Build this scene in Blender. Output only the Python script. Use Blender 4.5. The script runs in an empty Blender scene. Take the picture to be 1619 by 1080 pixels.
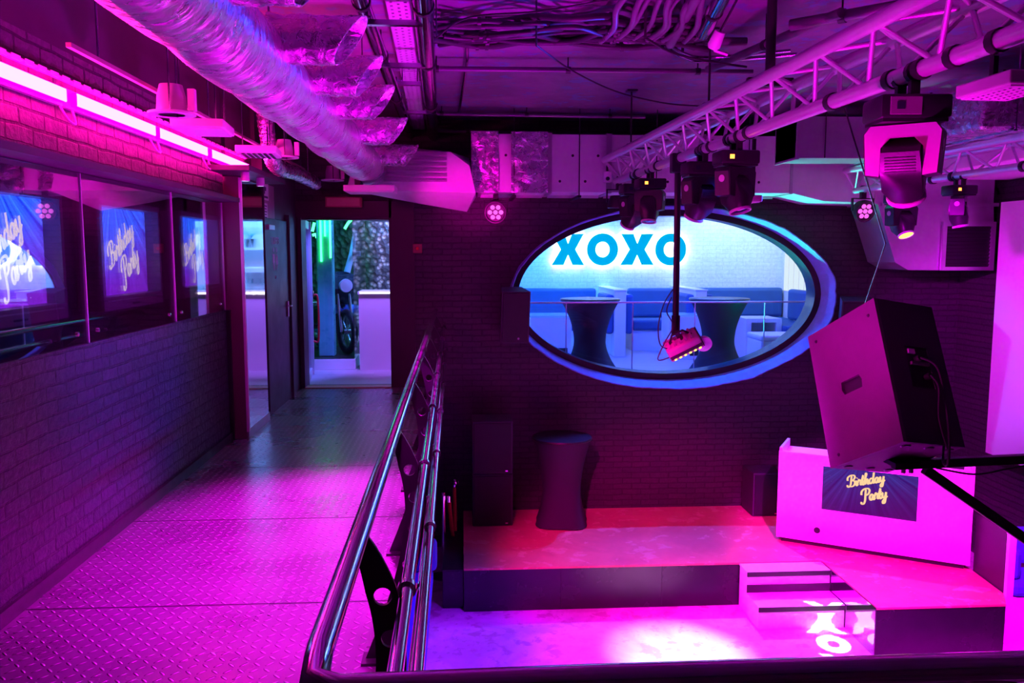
import bpy, bmesh, math, random
from mathutils import Vector, Matrix, Euler, noise as mnoise
random.seed(7)
PI = math.pi
SC = bpy.context.scene
COL = SC.collection
V = Vector

# ---------------------------------------------------------------- camera
FW, FH, FOC = 1619.0, 1080.0, 1300.0
EYE = V((0.0, 0.0, 1.63))
VPX, VPY = 730.0, 400.0
_n = math.sqrt((VPX-FW/2)**2 + (VPY-FH/2)**2 + FOC**2)
YAW = math.asin((FW/2-VPX)/_n)
PITCH = math.acos(FOC/_n/math.cos(YAW))
fwd = V((math.sin(YAW)*math.cos(PITCH), math.cos(YAW)*math.cos(PITCH), -math.sin(PITCH)))
rgt = V((math.cos(YAW), -math.sin(YAW), 0))
upv = rgt.cross(fwd)
cam_d = bpy.data.cameras.new('camera')
cam = bpy.data.objects.new('camera', cam_d)
COL.objects.link(cam)
cam.matrix_world = Matrix(((rgt.x, upv.x, -fwd.x, EYE.x), (rgt.y, upv.y, -fwd.y, EYE.y), (rgt.z, upv.z, -fwd.z, EYE.z), (0, 0, 0, 1)))
cam_d.sensor_fit = 'HORIZONTAL'
cam_d.sensor_width = 36.0
cam_d.lens = FOC/FW*36.0
cam_d.clip_start = 0.05
cam_d.clip_end = 100
SC.camera = cam

def ray(px, py):
    return fwd*FOC + rgt*(px-FW/2) - upv*(py-FH/2)
def aty(px, py, Y):
    d = ray(px, py); return EYE + d*((Y-EYE.y)/d.y)
def atx(px, py, X):
    d = ray(px, py); return EYE + d*((X-EYE.x)/d.x)
def atz(px, py, Z):
    d = ray(px, py); return EYE + d*((Z-EYE.z)/d.z)

SC.view_settings.view_transform = 'Standard'
SC.view_settings.look = 'None'
SC.view_settings.gamma = 1
SC.view_settings.use_curve_mapping = False
SC.view_settings.exposure = 0.0

# ---------------------------------------------------------------- materials
class NT:
    def __init__(s, name):
        s.m = bpy.data.materials.new(name); s.m.use_nodes = True
        s.t = s.m.node_tree; s.t.nodes.clear()
        s.out = s.n('ShaderNodeOutputMaterial')
    def n(s, typ, **kw):
        x = s.t.nodes.new(typ)
        for k, v in kw.items(): setattr(x, k, v)
        return x
    def l(s, a, b): s.t.links.new(a, b)
    def inp(s, sock, v):
        if isinstance(v, bpy.types.NodeSocket): s.l(v, sock)
        else: sock.default_value = v
    def math(s, op, a, b=0.0, c=0.0):
        x = s.n('ShaderNodeMath', operation=op)
        s.inp(x.inputs[0], a); s.inp(x.inputs[1], b)
        if op in ('MULTIPLY_ADD', 'SMOOTH_MIN', 'WRAP', 'COMPARE'): s.inp(x.inputs[2], c)
        return x.outputs[0]
    def mapr(s, v, a, b, c=0.0, d=1.0):
        x = s.n('ShaderNodeMapRange'); x.clamp = True
        s.inp(x.inputs[0], v)
        for i, q in enumerate((a, b, c, d)): s.inp(x.inputs[i+1], q)
        return x.outputs[0]
    def obj(s): return s.n('ShaderNodeTexCoord').outputs['Object']
    def sep(s, v):
        x = s.n('ShaderNodeSeparateXYZ'); s.l(v, x.inputs[0]); return x.outputs
    def comb(s, a, b, c):
        x = s.n('ShaderNodeCombineXYZ')
        for i, q in enumerate((a, b, c)): s.inp(x.inputs[i], q)
        return x.outputs[0]
    def noise(s, vec, scale, detail=3, rough=.55, dist=0.0):
        x = s.n('ShaderNodeTexNoise'); s.l(vec, x.inputs['Vector'])
        x.inputs['Scale'].default_value = scale; x.inputs['Detail'].default_value = detail
        x.inputs['Roughness'].default_value = rough; x.inputs['Distortion'].default_value = dist
        return x.outputs['Fac']
    def mix(s, f, a, b):
        x = s.n('ShaderNodeMix', data_type='RGBA')
        s.inp(x.inputs[0], f); s.inp(x.inputs[6], a); s.inp(x.inputs[7], b)
        return x.outputs[2]
    def bump(s, h, strength=.5, dist=.01, normal=None):
        x = s.n('ShaderNodeBump'); s.inp(x.inputs['Height'], h)
        x.inputs['Strength'].default_value = strength; x.inputs['Distance'].default_value = dist
        if normal is not None: s.l(normal, x.inputs['Normal'])
        return x.outputs[0]
    def pbsdf(s, col, rough=.5, metal=0.0, normal=None, coat=0.0, spec=.5, emit=None, est=0.0):
        p = s.n('ShaderNodeBsdfPrincipled')
        s.inp(p.inputs['Base Color'], col); s.inp(p.inputs['Roughness'], rough); s.inp(p.inputs['Metallic'], metal)
        p.inputs['Specular IOR Level'].default_value = spec
        p.inputs['Coat Weight'].default_value = coat; p.inputs['Coat Roughness'].default_value = .08
        if normal is not None: s.l(normal, p.inputs['Normal'])
        if emit is not None:
            s.inp(p.inputs['Emission Color'], emit); p.inputs['Emission Strength'].default_value = est
        s.l(p.outputs[0], s.out.inputs[0])
        return p

def c4(c): return (c[0], c[1], c[2], 1.0)

def plain(name, col, rough=.5, metal=0.0, var=.12, nscale=9.0, bump=0.0, bscale=60.0, coat=0.0, spec=.5):
    t = NT(name); o = t.obj()
    nz = t.noise(o, nscale, 4)
    lo = tuple(max(0, x*(1-var)) for x in col); hi = tuple(min(1, x*(1+var)) for x in col)
    cc = t.mix(nz, c4(lo), c4(hi))
    rr = t.mapr(nz, .3, .7, max(.02, rough-.06), min(1, rough+.06))
    nm = None
    if bump: nm = t.bump(t.noise(o, bscale, 4), bump, .01)
    t.pbsdf(cc, rr, metal, nm, coat, spec)
    return t.m

def emitter(name, col, strength):
    t = NT(name); e = t.n('ShaderNodeEmission')
    e.inputs[0].default_value = c4(col); e.inputs[1].default_value = strength
    t.l(e.outputs[0], t.out.inputs[0]); return t.m

def brick(name, c1, c2, mortar, axes, bw=.25, rh=.08, mort=.008, bstr=.8, rough=.55, bdist=.02, spec=.5):
    t = NT(name); s = t.sep(t.obj())
    u, v = s[axes[0]], s[axes[1]]
    n1 = t.noise(t.obj(), 2.3, 3)
    u2 = t.math('ADD', u, t.math('MULTIPLY', t.math('SUBTRACT', n1, .5), .04))
    v2 = t.math('ADD', v, t.math('MULTIPLY', t.math('SUBTRACT', t.noise(t.obj(), 3.1, 2), .5), .03))
    b = t.n('ShaderNodeTexBrick'); t.l(t.comb(u2, v2, 0.0), b.inputs['Vector'])
    b.inputs['Color1'].default_value = c4(c1); b.inputs['Color2'].default_value = c4(c2); b.inputs['Mortar'].default_value = c4(mortar)
    b.inputs['Scale'].default_value = 1.0; b.inputs['Mortar Size'].default_value = mort; b.inputs['Mortar Smooth'].default_value = .35
    b.inputs['Brick Width'].default_value = bw; b.inputs['Row Height'].default_value = rh
    nz = t.noise(t.obj(), 28, 5, .65)
    cc = t.mix(t.mapr(nz, .35, .75, 0, .45), b.outputs['Color'], c4(tuple(x*.45 for x in c1)))
    h = t.math('SUBTRACT', t.math('MULTIPLY', nz, .45), b.outputs['Fac'])
    h = t.math('ADD', h, t.math('MULTIPLY', n1, .6))
    t.pbsdf(cc, t.mapr(nz, .3, .8, rough-.12, rough+.2), 0, t.bump(h, bstr, bdist), 0, spec)
    return t.m

def foil(name, col, rough, scale, strength, stretch=(1, 1, 1), metal=.9):
    t = NT(name); mp = t.n('ShaderNodeMapping'); t.l(t.obj(), mp.inputs[0]); mp.inputs['Scale'].default_value = stretch
    a = t.noise(mp.outputs[0], scale, 4, .6, .8)
    vor = t.n('ShaderNodeTexVoronoi', feature='F1'); t.l(mp.outputs[0], vor.inputs['Vector']); vor.inputs['Scale'].default_value = scale*.9
    h = t.math('ADD', a, t.math('MULTIPLY', vor.outputs['Distance'], .5))
    cc = t.mix(t.noise(t.obj(), 4, 3), c4(tuple(x*.75 for x in col)), c4(col))
    t.pbsdf(cc, t.mapr(a, .3, .7, rough-.08, rough+.1), metal, t.bump(h, strength, .02))
    return t.m

def diamond_plate(name):
    t = NT(name); s = t.sep(t.obj())
    P = .05
    u = t.math('DIVIDE', s[0], P); v = t.math('DIVIDE', s[1], P)
    par = t.math('FLOORED_MODULO', t.math('ADD', t.math('FLOOR', u), t.math('FLOOR', v)), 2.0)
    sg = t.math('SUBTRACT', t.math('MULTIPLY', par, 2.0), 1.0)
    fu = t.math('SUBTRACT', t.math('FRACT', u), .5); fv = t.math('SUBTRACT', t.math('FRACT', v), .5)
    a = t.math('MULTIPLY', t.math('ADD', fu, t.math('MULTIPLY', fv, sg)), .7071)
    b = t.math('MULTIPLY', t.math('SUBTRACT', fu, t.math('MULTIPLY', fv, sg)), .7071)
    q = t.math('ADD', t.math('DIVIDE', t.math('MULTIPLY', a, a), .19), t.math('DIVIDE', t.math('MULTIPLY', b, b), .018))
    h = t.mapr(q, 0.0, 1.0, 1.0, 0.0)
    n1 = t.noise(t.obj(), 1.7, 4); n2 = t.noise(t.obj(), 45, 4)
    # sheet joints across the walkway every 1.25 m
    j = t.math('ABSOLUTE', t.math('SUBTRACT', t.math('FRACT', t.math('DIVIDE', s[1], 1.25)), .5))
    jm = t.mapr(j, .494, .499, 0.0, 1.0)
    cc = t.mix(t.mapr(n1, .35, .7), (.2, .195, .205, 1), (.25, .245, .26, 1))
    cc = t.mix(t.mapr(h, .1, .6, 0, .8), cc, (.7, .69, .71, 1)); cc = t.mix(jm, cc, (.08, .08, .08, 1))
    hh = t.math('ADD', t.math('SUBTRACT', h, jm), t.math('MULTIPLY', n2, .03))
    t.pbsdf(cc, t.mapr(n1, .3, .75, .24, .34), .6, t.bump(hh, 1.0, .014))
    return t.m

def stained_concrete(name, c1, c2, c3, rough):
    t = NT(name); o = t.obj()
    a = t.noise(o, 1.6, 6, .62, .6); b = t.noise(o, 5.5, 5, .6, .3)
    cc = t.mix(t.mapr(a, .42, .6), c4(c1), c4(c2))
    cc = t.mix(t.mapr(b, .56, .62, 0, .8), cc, c4(c3))
    t.pbsdf(cc, t.mapr(b, .3, .7, rough-.1, rough+.1), 0, t.bump(b, .12, .01), 0, .5)
    return t.m

def planks(name, c1, c2, rough, axes=(0, 1), w=.12, L=1.2):
    t = NT(name); s = t.sep(t.obj())
    b = t.n('ShaderNodeTexBrick'); t.l(t.comb(s[axes[0]], s[axes[1]], 0.0), b.inputs['Vector'])
    b.inputs['Color1'].default_value = c4(c1); b.inputs['Color2'].default_value = c4(c2); b.inputs['Mortar'].default_value = c4(tuple(x*.5 for x in c1))
    b.inputs['Scale'].default_value = 1; b.inputs['Mortar Size'].default_value = .002
    b.inputs['Brick Width'].default_value = L; b.inputs['Row Height'].default_value = w
    mp = t.n('ShaderNodeMapping'); t.l(t.obj(), mp.inputs[0]); mp.inputs['Scale'].default_value = (3, 30, 3)
    g = t.noise(mp.outputs[0], 2, 4)
    cc = t.mix(t.mapr(g, .3, .7, 0, .5), b.outputs['Color'], c4(tuple(x*.7 for x in c2)))
    t.pbsdf(cc, rough, 0, None)
    return t.m

def screen_mat(name, strength):
    t = NT(name)
    uv = t.n('ShaderNodeTexCoord').outputs['UV']; s = t.sep(uv)
    dx = t.math('SUBTRACT', s[0], .42); dy = t.math('SUBTRACT', 1.35, s[1])
    ang = t.math('ARCTAN2', dx, dy)
    r = t.noise(t.comb(t.math('MULTIPLY', ang, 9.0), 0.0, 0.0), 1.6, 3, .6)
    r = t.mapr(r, .38, .68)
    top = t.mix(r, (.0, .01, .4, 1), (.03, .15, 1.0, 1))
    bot = t.mix(r, (.05, .0, .16, 1), (.14, .01, .5, 1))
    cc = t.mix(t.mapr(s[1], .05, .85), bot, top)
    pur = t.mapr(t.math('SUBTRACT', s[0], s[1]), -.1, .7, 0, .6)
    cc = t.mix(pur, cc, (.10, .01, .26, 1))
    sp = t.n('ShaderNodeTexVoronoi', feature='F1'); t.l(uv, sp.inputs['Vector']); sp.inputs['Scale'].default_value = 14
    st = t.mapr(sp.outputs['Distance'], .03, .07, .6, 0)
    cc = t.mix(st, cc, (.5, .7, 1, 1))
    t.pbsdf((.01, .01, .015, 1), .2, 0, None, 0, .5, cc, strength)
    return t.m

def glass(name, tint=(1, 1, 1), r0=.05, pw=5.0, rough=.0):
    t = NT(name)
    tr = t.n('ShaderNodeBsdfTransparent'); tr.inputs[0].default_value = c4(tint)
    gl = t.n('ShaderNodeBsdfGlossy'); gl.inputs['Roughness'].default_value = rough
    g = t.n('ShaderNodeNewGeometry'); d = t.n('ShaderNodeVectorMath', operation='DOT_PRODUCT')
    t.l(g.outputs['Normal'], d.inputs[0]); t.l(g.outputs['Incoming'], d.inputs[1])
    k = t.math('POWER', t.math('SUBTRACT', 1.0, t.math('ABSOLUTE', d.outputs['Value'])), pw)
    f = t.math('ADD', r0, t.math('MULTIPLY', k, 1-r0))
    mx = t.n('ShaderNodeMixShader'); t.l(f, mx.inputs[0]); t.l(tr.outputs[0], mx.inputs[1]); t.l(gl.outputs[0], mx.inputs[2])
    t.l(mx.outputs[0], t.out.inputs[0]); return t.m

def ivy_mat(name):
    t = NT(name); v = t.n('ShaderNodeTexVoronoi', feature='F1'); t.l(t.obj(), v.inputs['Vector']); v.inputs['Scale'].default_value = 13
    s = t.sep(t.obj())
    g = t.mapr(t.math('ADD', s[0], t.math('MULTIPLY', t.noise(t.obj(), 3, 3), .5)), -1.35, -1.1)
    leaf = t.mix(v.outputs['Distance'], (.03, .24, .06, 1), (.0, .03, .01, 1))
    stone = t.mix(t.mapr(v.outputs['Distance'], .25, .5), (.75, .6, .55, 1), (.12, .1, .12, 1))
    t.pbsdf(t.mix(g, leaf, stone), .7, 0, t.bump(v.outputs['Distance'], .9, .03)); return t.m

M = {}
M['brick_left'] = brick('left brick dark paint', (.055, .05, .08), (.03, .028, .05), (.022, .02, .032), (1, 2), .21, .075, .008, .9, .42, .03)
M['brick_up'] = brick('upper brick', (.17, .13, .15), (.12, .1, .13), (.03, .03, .04), (1, 2), .235, .082, .009, .9, .55, .03)
M['brick_back'] = brick('back brick dark paint', (.075, .055, .072), (.055, .045, .058), (.042, .034, .044), (0, 2), .235, .07, .008, .8, .5, .03)
M['brick_white'] = brick('white painted brick', (.82, .86, .88), (.78, .82, .85), (.66, .72, .76), (0, 2), .24, .07, .006, .35, .6, .02)
M['plate'] = diamond_plate('diamond plate steel')
M['dance'] = stained_concrete('polished concrete', (.5, .48, .5), (.72, .70, .72), (.4, .3, .35), .32)
M['ceil'] = stained_concrete('bare concrete ceiling', (.16, .15, .18), (.22, .21, .25), (.12, .3, .36), .75)
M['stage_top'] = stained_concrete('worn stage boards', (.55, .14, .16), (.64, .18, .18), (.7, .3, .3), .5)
M['stage_face'] = plain('black gloss stage fascia', (.018, .015, .022), .25, 0, .3, 3)
M['black'] = plain('black painted metal', (.018, .016, .02), .42, 0, .3)
M['black_plastic'] = plain('black plastic', (.02, .02, .024), .38, 0, .2, 12, .06, 90)
M['black_fabric'] = plain('black stretch fabric', (.03, .026, .04), .8, 0, .25, 5, .1, 200)
M['speaker'] = plain('textured speaker paint', (.13, .085, .12), .6, 0, .2, 14, .25, 220)
M['speaker_dark'] = plain('dark speaker paint', (.045, .038, .055), .6, 0, .2, 14, .25, 220)
M['chrome'] = plain('polished steel', (.72, .72, .75), .13, 1.0, .05, 20)
M['alu'] = plain('truss aluminium', (.78, .78, .8), .34, .62, .08, 20)
M['galv'] = plain('galvanised sheet', (.55, .55, .58), .38, .72, .2, 6, .12, 25)
M['galv_light'] = plain('bright sheet duct', (.75, .75, .78), .5, .25, .15, 5, .1, 20)
M['foil'] = foil('crinkled foil wrap', (.85, .84, .88), .26, 15, .95, (1, 1, 1), .88)
M['foil_spiral'] = foil('ribbed foil duct', (.85, .84, .88), .3, 9, .55, (1.1, 2.4, 1.1), .82)
M['white'] = plain('white laminate', (.85, .83, .85), .38, 0, .03, 4)
M['white_matt'] = plain('white board', (.8, .79, .8), .6, 0, .04, 3)
M['dark_wall'] = plain('dark painted panel', (.06, .045, .06), .5, 0, .2, 4)
M['dark_trim'] = plain('dark brown door trim', (.05, .03, .045), .45, 0, .2, 5)
M['red_trim'] = plain('pale painted reveal', (.42, .30, .32), .5, 0, .1, 4)
M['pillar'] = plain('dull red pillar paint', (.16, .07, .09), .5, 0, .1, 4)
M['mirror_dark'] = plain('tinted mirror', (.3, .26, .33), .04, 1.0, .03)
M['mirror'] = plain('mirror glass', (.72, .72, .78), .03, 1.0, .02)
M['panel_glass'] = glass('smoked acrylic', (.92, .9, .96), .32, 2.4)
M['clear_glass'] = glass('clear glass', (.96, .98, 1), .03)
M['screen'] = screen_mat('lit party slide', 7.0)
M['screen_booth'] = screen_mat('lit booth slide', .3)
M['letter_white'] = emitter('slide lettering', (1.0, .82, .95), 2.6)
M['letter_gold'] = emitter('gold slide lettering', (1.0, .62, .32), 1.1)
M['tv_frame'] = plain('tv surround', (.28, .2, .26), .35, 0, .1)
M['led'] = emitter('pink led strip', (1.0, .0, .33), 66.0)
M['led_core'] = emitter('white hot led core', (1.0, .0125, .36), 66.0)
M['xoxo_face'] = emitter('cyan letter face', (.0, .50, 1.0), .95)
M['xoxo_back'] = emitter('white halo light', (.85, .97, 1.0), 26.0)
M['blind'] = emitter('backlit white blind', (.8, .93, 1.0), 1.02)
M['blue_velvet'] = plain('blue velvet', (.05, .16, .55), .75, 0, .2, 6, .2, 120)
M['sofa'] = plain('teal blue upholstery', (.035, .11, .27), .7, 0, .2, 6, .15, 120)
M['sofa_white'] = plain('white upholstery base', (.75, .75, .8), .5, 0, .03)
M['green_top'] = plain('pale glass table top', (.5, .95, .8), .12, 0, .05)
M['lounge_floor'] = planks('pale wood floor', (.62, .6, .62), (.52, .5, .53), .35)
M['bar_floor'] = planks('bar wood floor', (.55, .48, .52), (.62, .55, .6), .4)
M['green_neon'] = emitter('green neon', (.05, 1.0, .22), 6.0)
M['green_post'] = plain('frosted post', (.12, .6, .5), .3, 0, .3, 7)
M['ivy'] = ivy_mat('ivy on stone')
M['red_plastic'] = plain('red plastic', (.75, .02, .03), .4)
M['stage_light_pink'] = emitter('pink led lens', (1.0, .12, .85), 1.3)
M['amber'] = emitter('amber display', (1.0, .22, .03), 6.0)
M['warm_lens'] = emitter('warm lens', (1.0, .75, .12), 2.5)
M['white_led'] = emitter('white counter strip', (1.0, .9, 1.0), 4.0)
M['downlight'] = emitter('cool downlight', (.45, .5, 1.0), 6.0)
M['lens'] = plain('dark lens glass', (.03, .03, .06), .06, 0, .1, 4, 0, 1, .6)
M['pink_body'] = plain('pale grey fixture', (.6, .57, .6), .4, .1, .1)
M['paper'] = plain('notice paper', (.75, .75, .85), .7, 0, .05)
M['notice_ink'] = plain('printed ink', (.05, .05, .12), .7)
M['sign_paint'] = plain('pale sign paint', (.5, .32, .5), .6, 0, .05)
M['exit_box'] = plain('dull red sign box', (.35, .12, .10), .5)
M['rope'] = plain('red velvet rope', (.55, .03, .04), .8)
M['ring_plaster'] = plain('rough plaster tinted blue glow', (.2, .42, .8), .7, 0, .3, 12, .9, 18)  # the surround's blue lounge glow is put into the plaster colour
M['grille_dark'] = plain('dark grille', (.015, .012, .015), .6)
M['bike'] = plain('black enamel', (.025, .03, .05), .25, .2, .2)
M['bike_blue'] = plain('blue enamel', (.08, .25, .7), .25, .1, .15)
M['cable'] = plain('cable sheath', (.03, .026, .035), .55)
M['conduit'] = plain('painted conduit', (.16, .14, .18), .4, .3, .2)
M['pipe_steel'] = plain('steel pipe', (.36, .36, .42), .15, 1.0, .1)
M['cup_wood'] = plain('threshold wood', (.55, .33, .22), .5)

# ---------------------------------------------------------------- mesh builder
class MB:
    def __init__(s): s.bm = bmesh.new()
    def box(s, lo, hi, R=None, bev=0.0, seg=2):
        lo, hi = V(lo), V(hi); c = (lo+hi)/2; d = hi-lo
        mtx = Matrix.Translation(c) @ Matrix.Diagonal((abs(d.x), abs(d.y), abs(d.z), 1))
        if R is not None: mtx = R @ mtx
        r = bmesh.ops.create_cube(s.bm, size=1, matrix=mtx)
        if bev:
            es = list({e for v in r['verts'] for e in v.link_edges})
            bmesh.ops.bevel(s.bm, geom=es, offset=bev, segments=seg, affect='EDGES', profile=.5)
        return s
    def tube(s, pts, r, seg=10, closed=False):
        pts = [V(p) for p in pts]; n = len(pts)
        rs = r if isinstance(r, (list, tuple)) else [r]*n
        rings = []; prev = None
        for i, p in enumerate(pts):
            if closed: t = (pts[(i+1) % n]-pts[i-1])
            else: t = pts[min(i+1, n-1)]-pts[max(i-1, 0)]
            t.normalize()
            if prev is None:
                a = V((0, 0, 1)) if abs(t.z) < .9 else V((1, 0, 0))
                x = a.cross(t).normalized()
            else:
                x = (prev - t*prev.dot(t)).normalized()
            prev = x; y = t.cross(x)
            rings.append([s.bm.verts.new(p + (x*math.cos(2*PI*k/seg)+y*math.sin(2*PI*k/seg))*rs[i]) for k in range(seg)])
        m = n if closed else n-1
        for i in range(m):
            a, b = rings[i], rings[(i+1) % n]
            for k in range(seg):
                s.bm.faces.new((a[k], a[(k+1) % seg], b[(k+1) % seg], b[k]))
        if not closed:
            s.bm.faces.new(rings[0][::-1]); s.bm.faces.new(rings[-1])
        return s
    def lathe(s, prof, seg=24, mtx=None):
        rings = []
        for r, z in prof:
            if r < 1e-6: rings.append([s.bm.verts.new((0, 0, z))])
            else: rings.append([s.bm.verts.new((r*math.cos(2*PI*k/seg), r*math.sin(2*PI*k/seg), z)) for k in range(seg)])
        allv = [v for q in rings for v in q]
        for a, b in zip(rings, rings[1:]):
            for k in range(seg):
                k2 = (k+1) % seg
                if len(a) == 1 and len(b) == 1: continue
                if len(a) == 1: s.bm.faces.new((a[0], b[k], b[k2]))
                elif len(b) == 1: s.bm.faces.new((a[k], a[k2], b[0]))
                else: s.bm.faces.new((a[k], a[k2], b[k2], b[k]))
        if mtx is not None:
            for v in allv: v.co = mtx @ v.co
        return s
    def prism(s, outer, a, b, axis='y', holes=(), mtx=None):
        f = {'y': lambda u, v, d: V((u, d, v)), 'x': lambda u, v, d: V((d, u, v)), 'z': lambda u, v, d: V((u, v, d))}[axis]
        vs = []; sides = []
        for d in (a, b):
            es = []; lp = []
            for loop in [outer]+list(holes):
                q = [s.bm.verts.new(f(u, v, d)) for u, v in loop]; lp.append(q); vs += q
                es += [s.bm.edges.new((q[i], q[(i+1) % len(q)])) for i in range(len(q))]
            if len(lp) == 1: s.bm.faces.new(lp[0])
            else: bmesh.ops.triangle_fill(s.bm, use_beauty=True, use_dissolve=False, edges=es)
            sides.append(lp)
        for la, lb in zip(*sides):
            n = len(la)
            for i in range(n):
                s.bm.faces.new((la[i], la[(i+1) % n], lb[(i+1) % n], lb[i]))
        if mtx is not None:
            for v in vs: v.co = mtx @ v.co
        return s
    def hull(s, pts):
        vs = [s.bm.verts.new(p) for p in pts]
        r = bmesh.ops.convex_hull(s.bm, input=vs); return s
    def xf(s, mtx):
        bmesh.ops.transform(s.bm, matrix=mtx, verts=s.bm.verts); return s
    def build(s, name, mat, parent=None, smooth=None, world=False):
        bmesh.ops.recalc_face_normals(s.bm, faces=s.bm.faces)
        if world and parent is not None:
            mm = parent.matrix_basis.copy()
            if parent.parent: mm = parent.parent.matrix_basis @ mm
            bmesh.ops.transform(s.bm, matrix=mm.inverted(), verts=s.bm.verts)
        me = bpy.data.meshes.new(name); s.bm.to_mesh(me); s.bm.free()
        me.materials.append(M[mat] if isinstance(mat, str) else mat)
        if smooth is not None:
            for p in me.polygons: p.use_smooth = True
            if smooth: me.set_sharp_from_angle(angle=math.radians(smooth))
        o = bpy.data.objects.new(name, me); COL.objects.link(o)
        if parent is not None: o.parent = parent
        return o

def tag(o, label, cat, group=None, kind=None):
    o['label'] = label; o['category'] = cat
    if group: o['group'] = group
    if kind: o['kind'] = kind
    return o
def thing(name, label, cat, loc=(0, 0, 0), rot=(0, 0, 0), group=None):
    o = bpy.data.objects.new(name, None); COL.objects.link(o)
    o.location = loc; o.rotation_euler = rot; o.empty_display_size = .1
    return tag(o, label, cat, group)
def struct(o, label=None):
    o['kind'] = 'structure'
    if label: o['label'] = label; 
    return o
def copy_tree(o, parent=None):
    c = o.copy(); COL.objects.link(c)
    if parent is not None: c.parent = parent
    for ch in [x for x in bpy.data.objects if x.parent == o]: copy_tree(ch, c)
    return c
def catmull(pts, n=6, closed=False):
    pts = [V(p) for p in pts]; out = []; N = len(pts)
    for i in range(N if closed else N-1):
        p0 = pts[(i-1) % N] if closed or i > 0 else pts[0]
        p1 = pts[i]; p2 = pts[(i+1) % N]
        p3 = pts[(i+2) % N] if closed or i+2 < N else pts[-1]
        for k in range(n):
            t = k/n
            out.append(.5*((2*p1)+(p2-p0)*t+(2*p0-5*p1+4*p2-p3)*t*t+(3*p1-p0-3*p2+p3)*t**3))
    if not closed: out.append(pts[-1])
    return out
def ellipse(cx, cz, a, b, n=72): return [(cx+a*math.cos(2*PI*k/n), cz+b*math.sin(2*PI*k/n)) for k in range(n)]
def S(lo, hi, name, mat, label=None, bev=0):
    return struct(MB().box(lo, hi, None, bev).build(name, mat), label)

# ================================================================ SETTING
ZS, ZD, ZC = -1.57, -2.03, 3.2       # stage top, dance floor, ceiling
XL = -2.03                            # left wall face
WY = 10.0                             # back wall face
XR = 6.25
S((XL, -2.2, -.14), (-.30, WY, 0), 'floor', 'plate', 'steel diamond plate walkway floor')
S((-.30, -2.2, -.14), (3.2, .9, 0), 'floor_balcony', 'plate')
S((-2.3, -2.4, ZD-.1), (XR+.2, WY, ZD), 'floor_dance', 'dance', 'pale polished concrete dance floor below')
S((-2.3, -2.4, ZC), (XR+.2, 10.3, ZC+.1), 'ceiling', 'ceil')
S((-2.3, -2.4, ZD), (XL, 7.25, 1.14), 'wall_left', 'brick_left')
S((-2.3, -2.4, 2.13), (XL, 7.25, 2.66), 'wall_left_upper', 'brick_up')
S((-2.3, -2.4, 2.66), (XL, 7.25, ZC), 'wall_left_top', 'dark_wall')
S((-2.32, -2.4, 1.14), (-2.22, 7.25, 2.13), 'wall_left_niche', 'dark_wall')
S((-2.3, 8.12, -.14), (-1.96, WY, ZC), 'wall_left_passage', 'dark_wall')
S((-2.3, 7.25, 2.30), (-2.0, 8.12, ZC), 'wall_left_lintel', 'dark_wall')
S((XR, -2.4, ZD), (XR+.2, 10.3, ZC), 'wall_right', 'brick_back')
S((-2.3, -2.6, ZD), (XR+.2, -2.4, ZC), 'wall_front', 'dark_wall')
S((XL+.0, 7.2, 0.0), (XL+.03, 7.24, 1.14), 'trim_1', 'black')
# pillar end with the pink lit face and the mirror on its walkway side
S((-2.1, 7.25, 0), (-1.9, 8.10, 2.28), 'pillar', 'pillar')
S((XL, -2.2, 0), (XL+.02, 7.24, .07), 'baseboard_left', 'black')

OVC = aty(1056, 467, WY); OA, OB = 1.88, 1.0
door_l, door_r, door_t = -1.95, -.835, 2.045
mbw = MB()
outer = [(-2.3, ZD), (XR, ZD), (XR, ZC), (-2.3, ZC)]
dh = [(door_l, 0.0), (door_r, 0.0), (door_r, door_t), (door_l, door_t)]
mbw.prism(outer, WY, WY+.25, 'y', [ellipse(OVC.x, OVC.z, OA+.03, OB+.03, 96), dh])
struct(mbw.build('wall_back', 'brick_back'))

# oval window: black inner frame, rough plaster surround, pane
win = thing('window_1', 'big oval window looking into the white lounge', 'window')
del win['category']; win['kind'] = 'structure'
MB().prism(ellipse(OVC.x, OVC.z, OA+.045, OB+.045, 96), WY-.015, WY+.25, 'y', [ellipse(OVC.x, OVC.z, OA-.03, OB-.03, 96)]).build('window_frame', 'black_plastic', win, 40)
# sloped plaster surround: flares out from the frame, wider at the right and the bottom
def ring(rows, n=96, jit=0.0):
    m = MB(); rr = []
    for (cx, cz, a, b, y, jf) in rows:
        q = []
        for k in range(n):
            t = 2*PI*k/n
            j = 1 + jf*jit*(mnoise.noise(V((math.cos(t)*6, math.sin(t)*6, y*9)))+.5*mnoise.noise(V((math.cos(t)*19, math.sin(t)*19, y*4))))
            q.append(m.bm.verts.new((cx+a*math.cos(t)*j, y, cz+b*math.sin(t)*j)))
        rr.append(q)
    for a, b in zip(rr, rr[1:]):
        for k in range(n): m.bm.faces.new((a[k], a[(k+1) % n], b[(k+1) % n], b[k]))
    return m
rx_, rz_ = OVC.x+.06, OVC.z-.035
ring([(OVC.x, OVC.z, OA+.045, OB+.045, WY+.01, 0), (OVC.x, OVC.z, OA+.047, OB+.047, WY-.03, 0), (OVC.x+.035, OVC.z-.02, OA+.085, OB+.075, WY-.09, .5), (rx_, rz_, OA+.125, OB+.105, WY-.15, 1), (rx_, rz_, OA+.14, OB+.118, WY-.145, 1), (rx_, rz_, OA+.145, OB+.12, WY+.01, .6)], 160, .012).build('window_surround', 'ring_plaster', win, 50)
MB().prism(ellipse(OVC.x, OVC.z, OA-.02, OB-.02, 96), WY+.1, WY+.112, 'y').build('window_pane', 'clear_glass', win)

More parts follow.
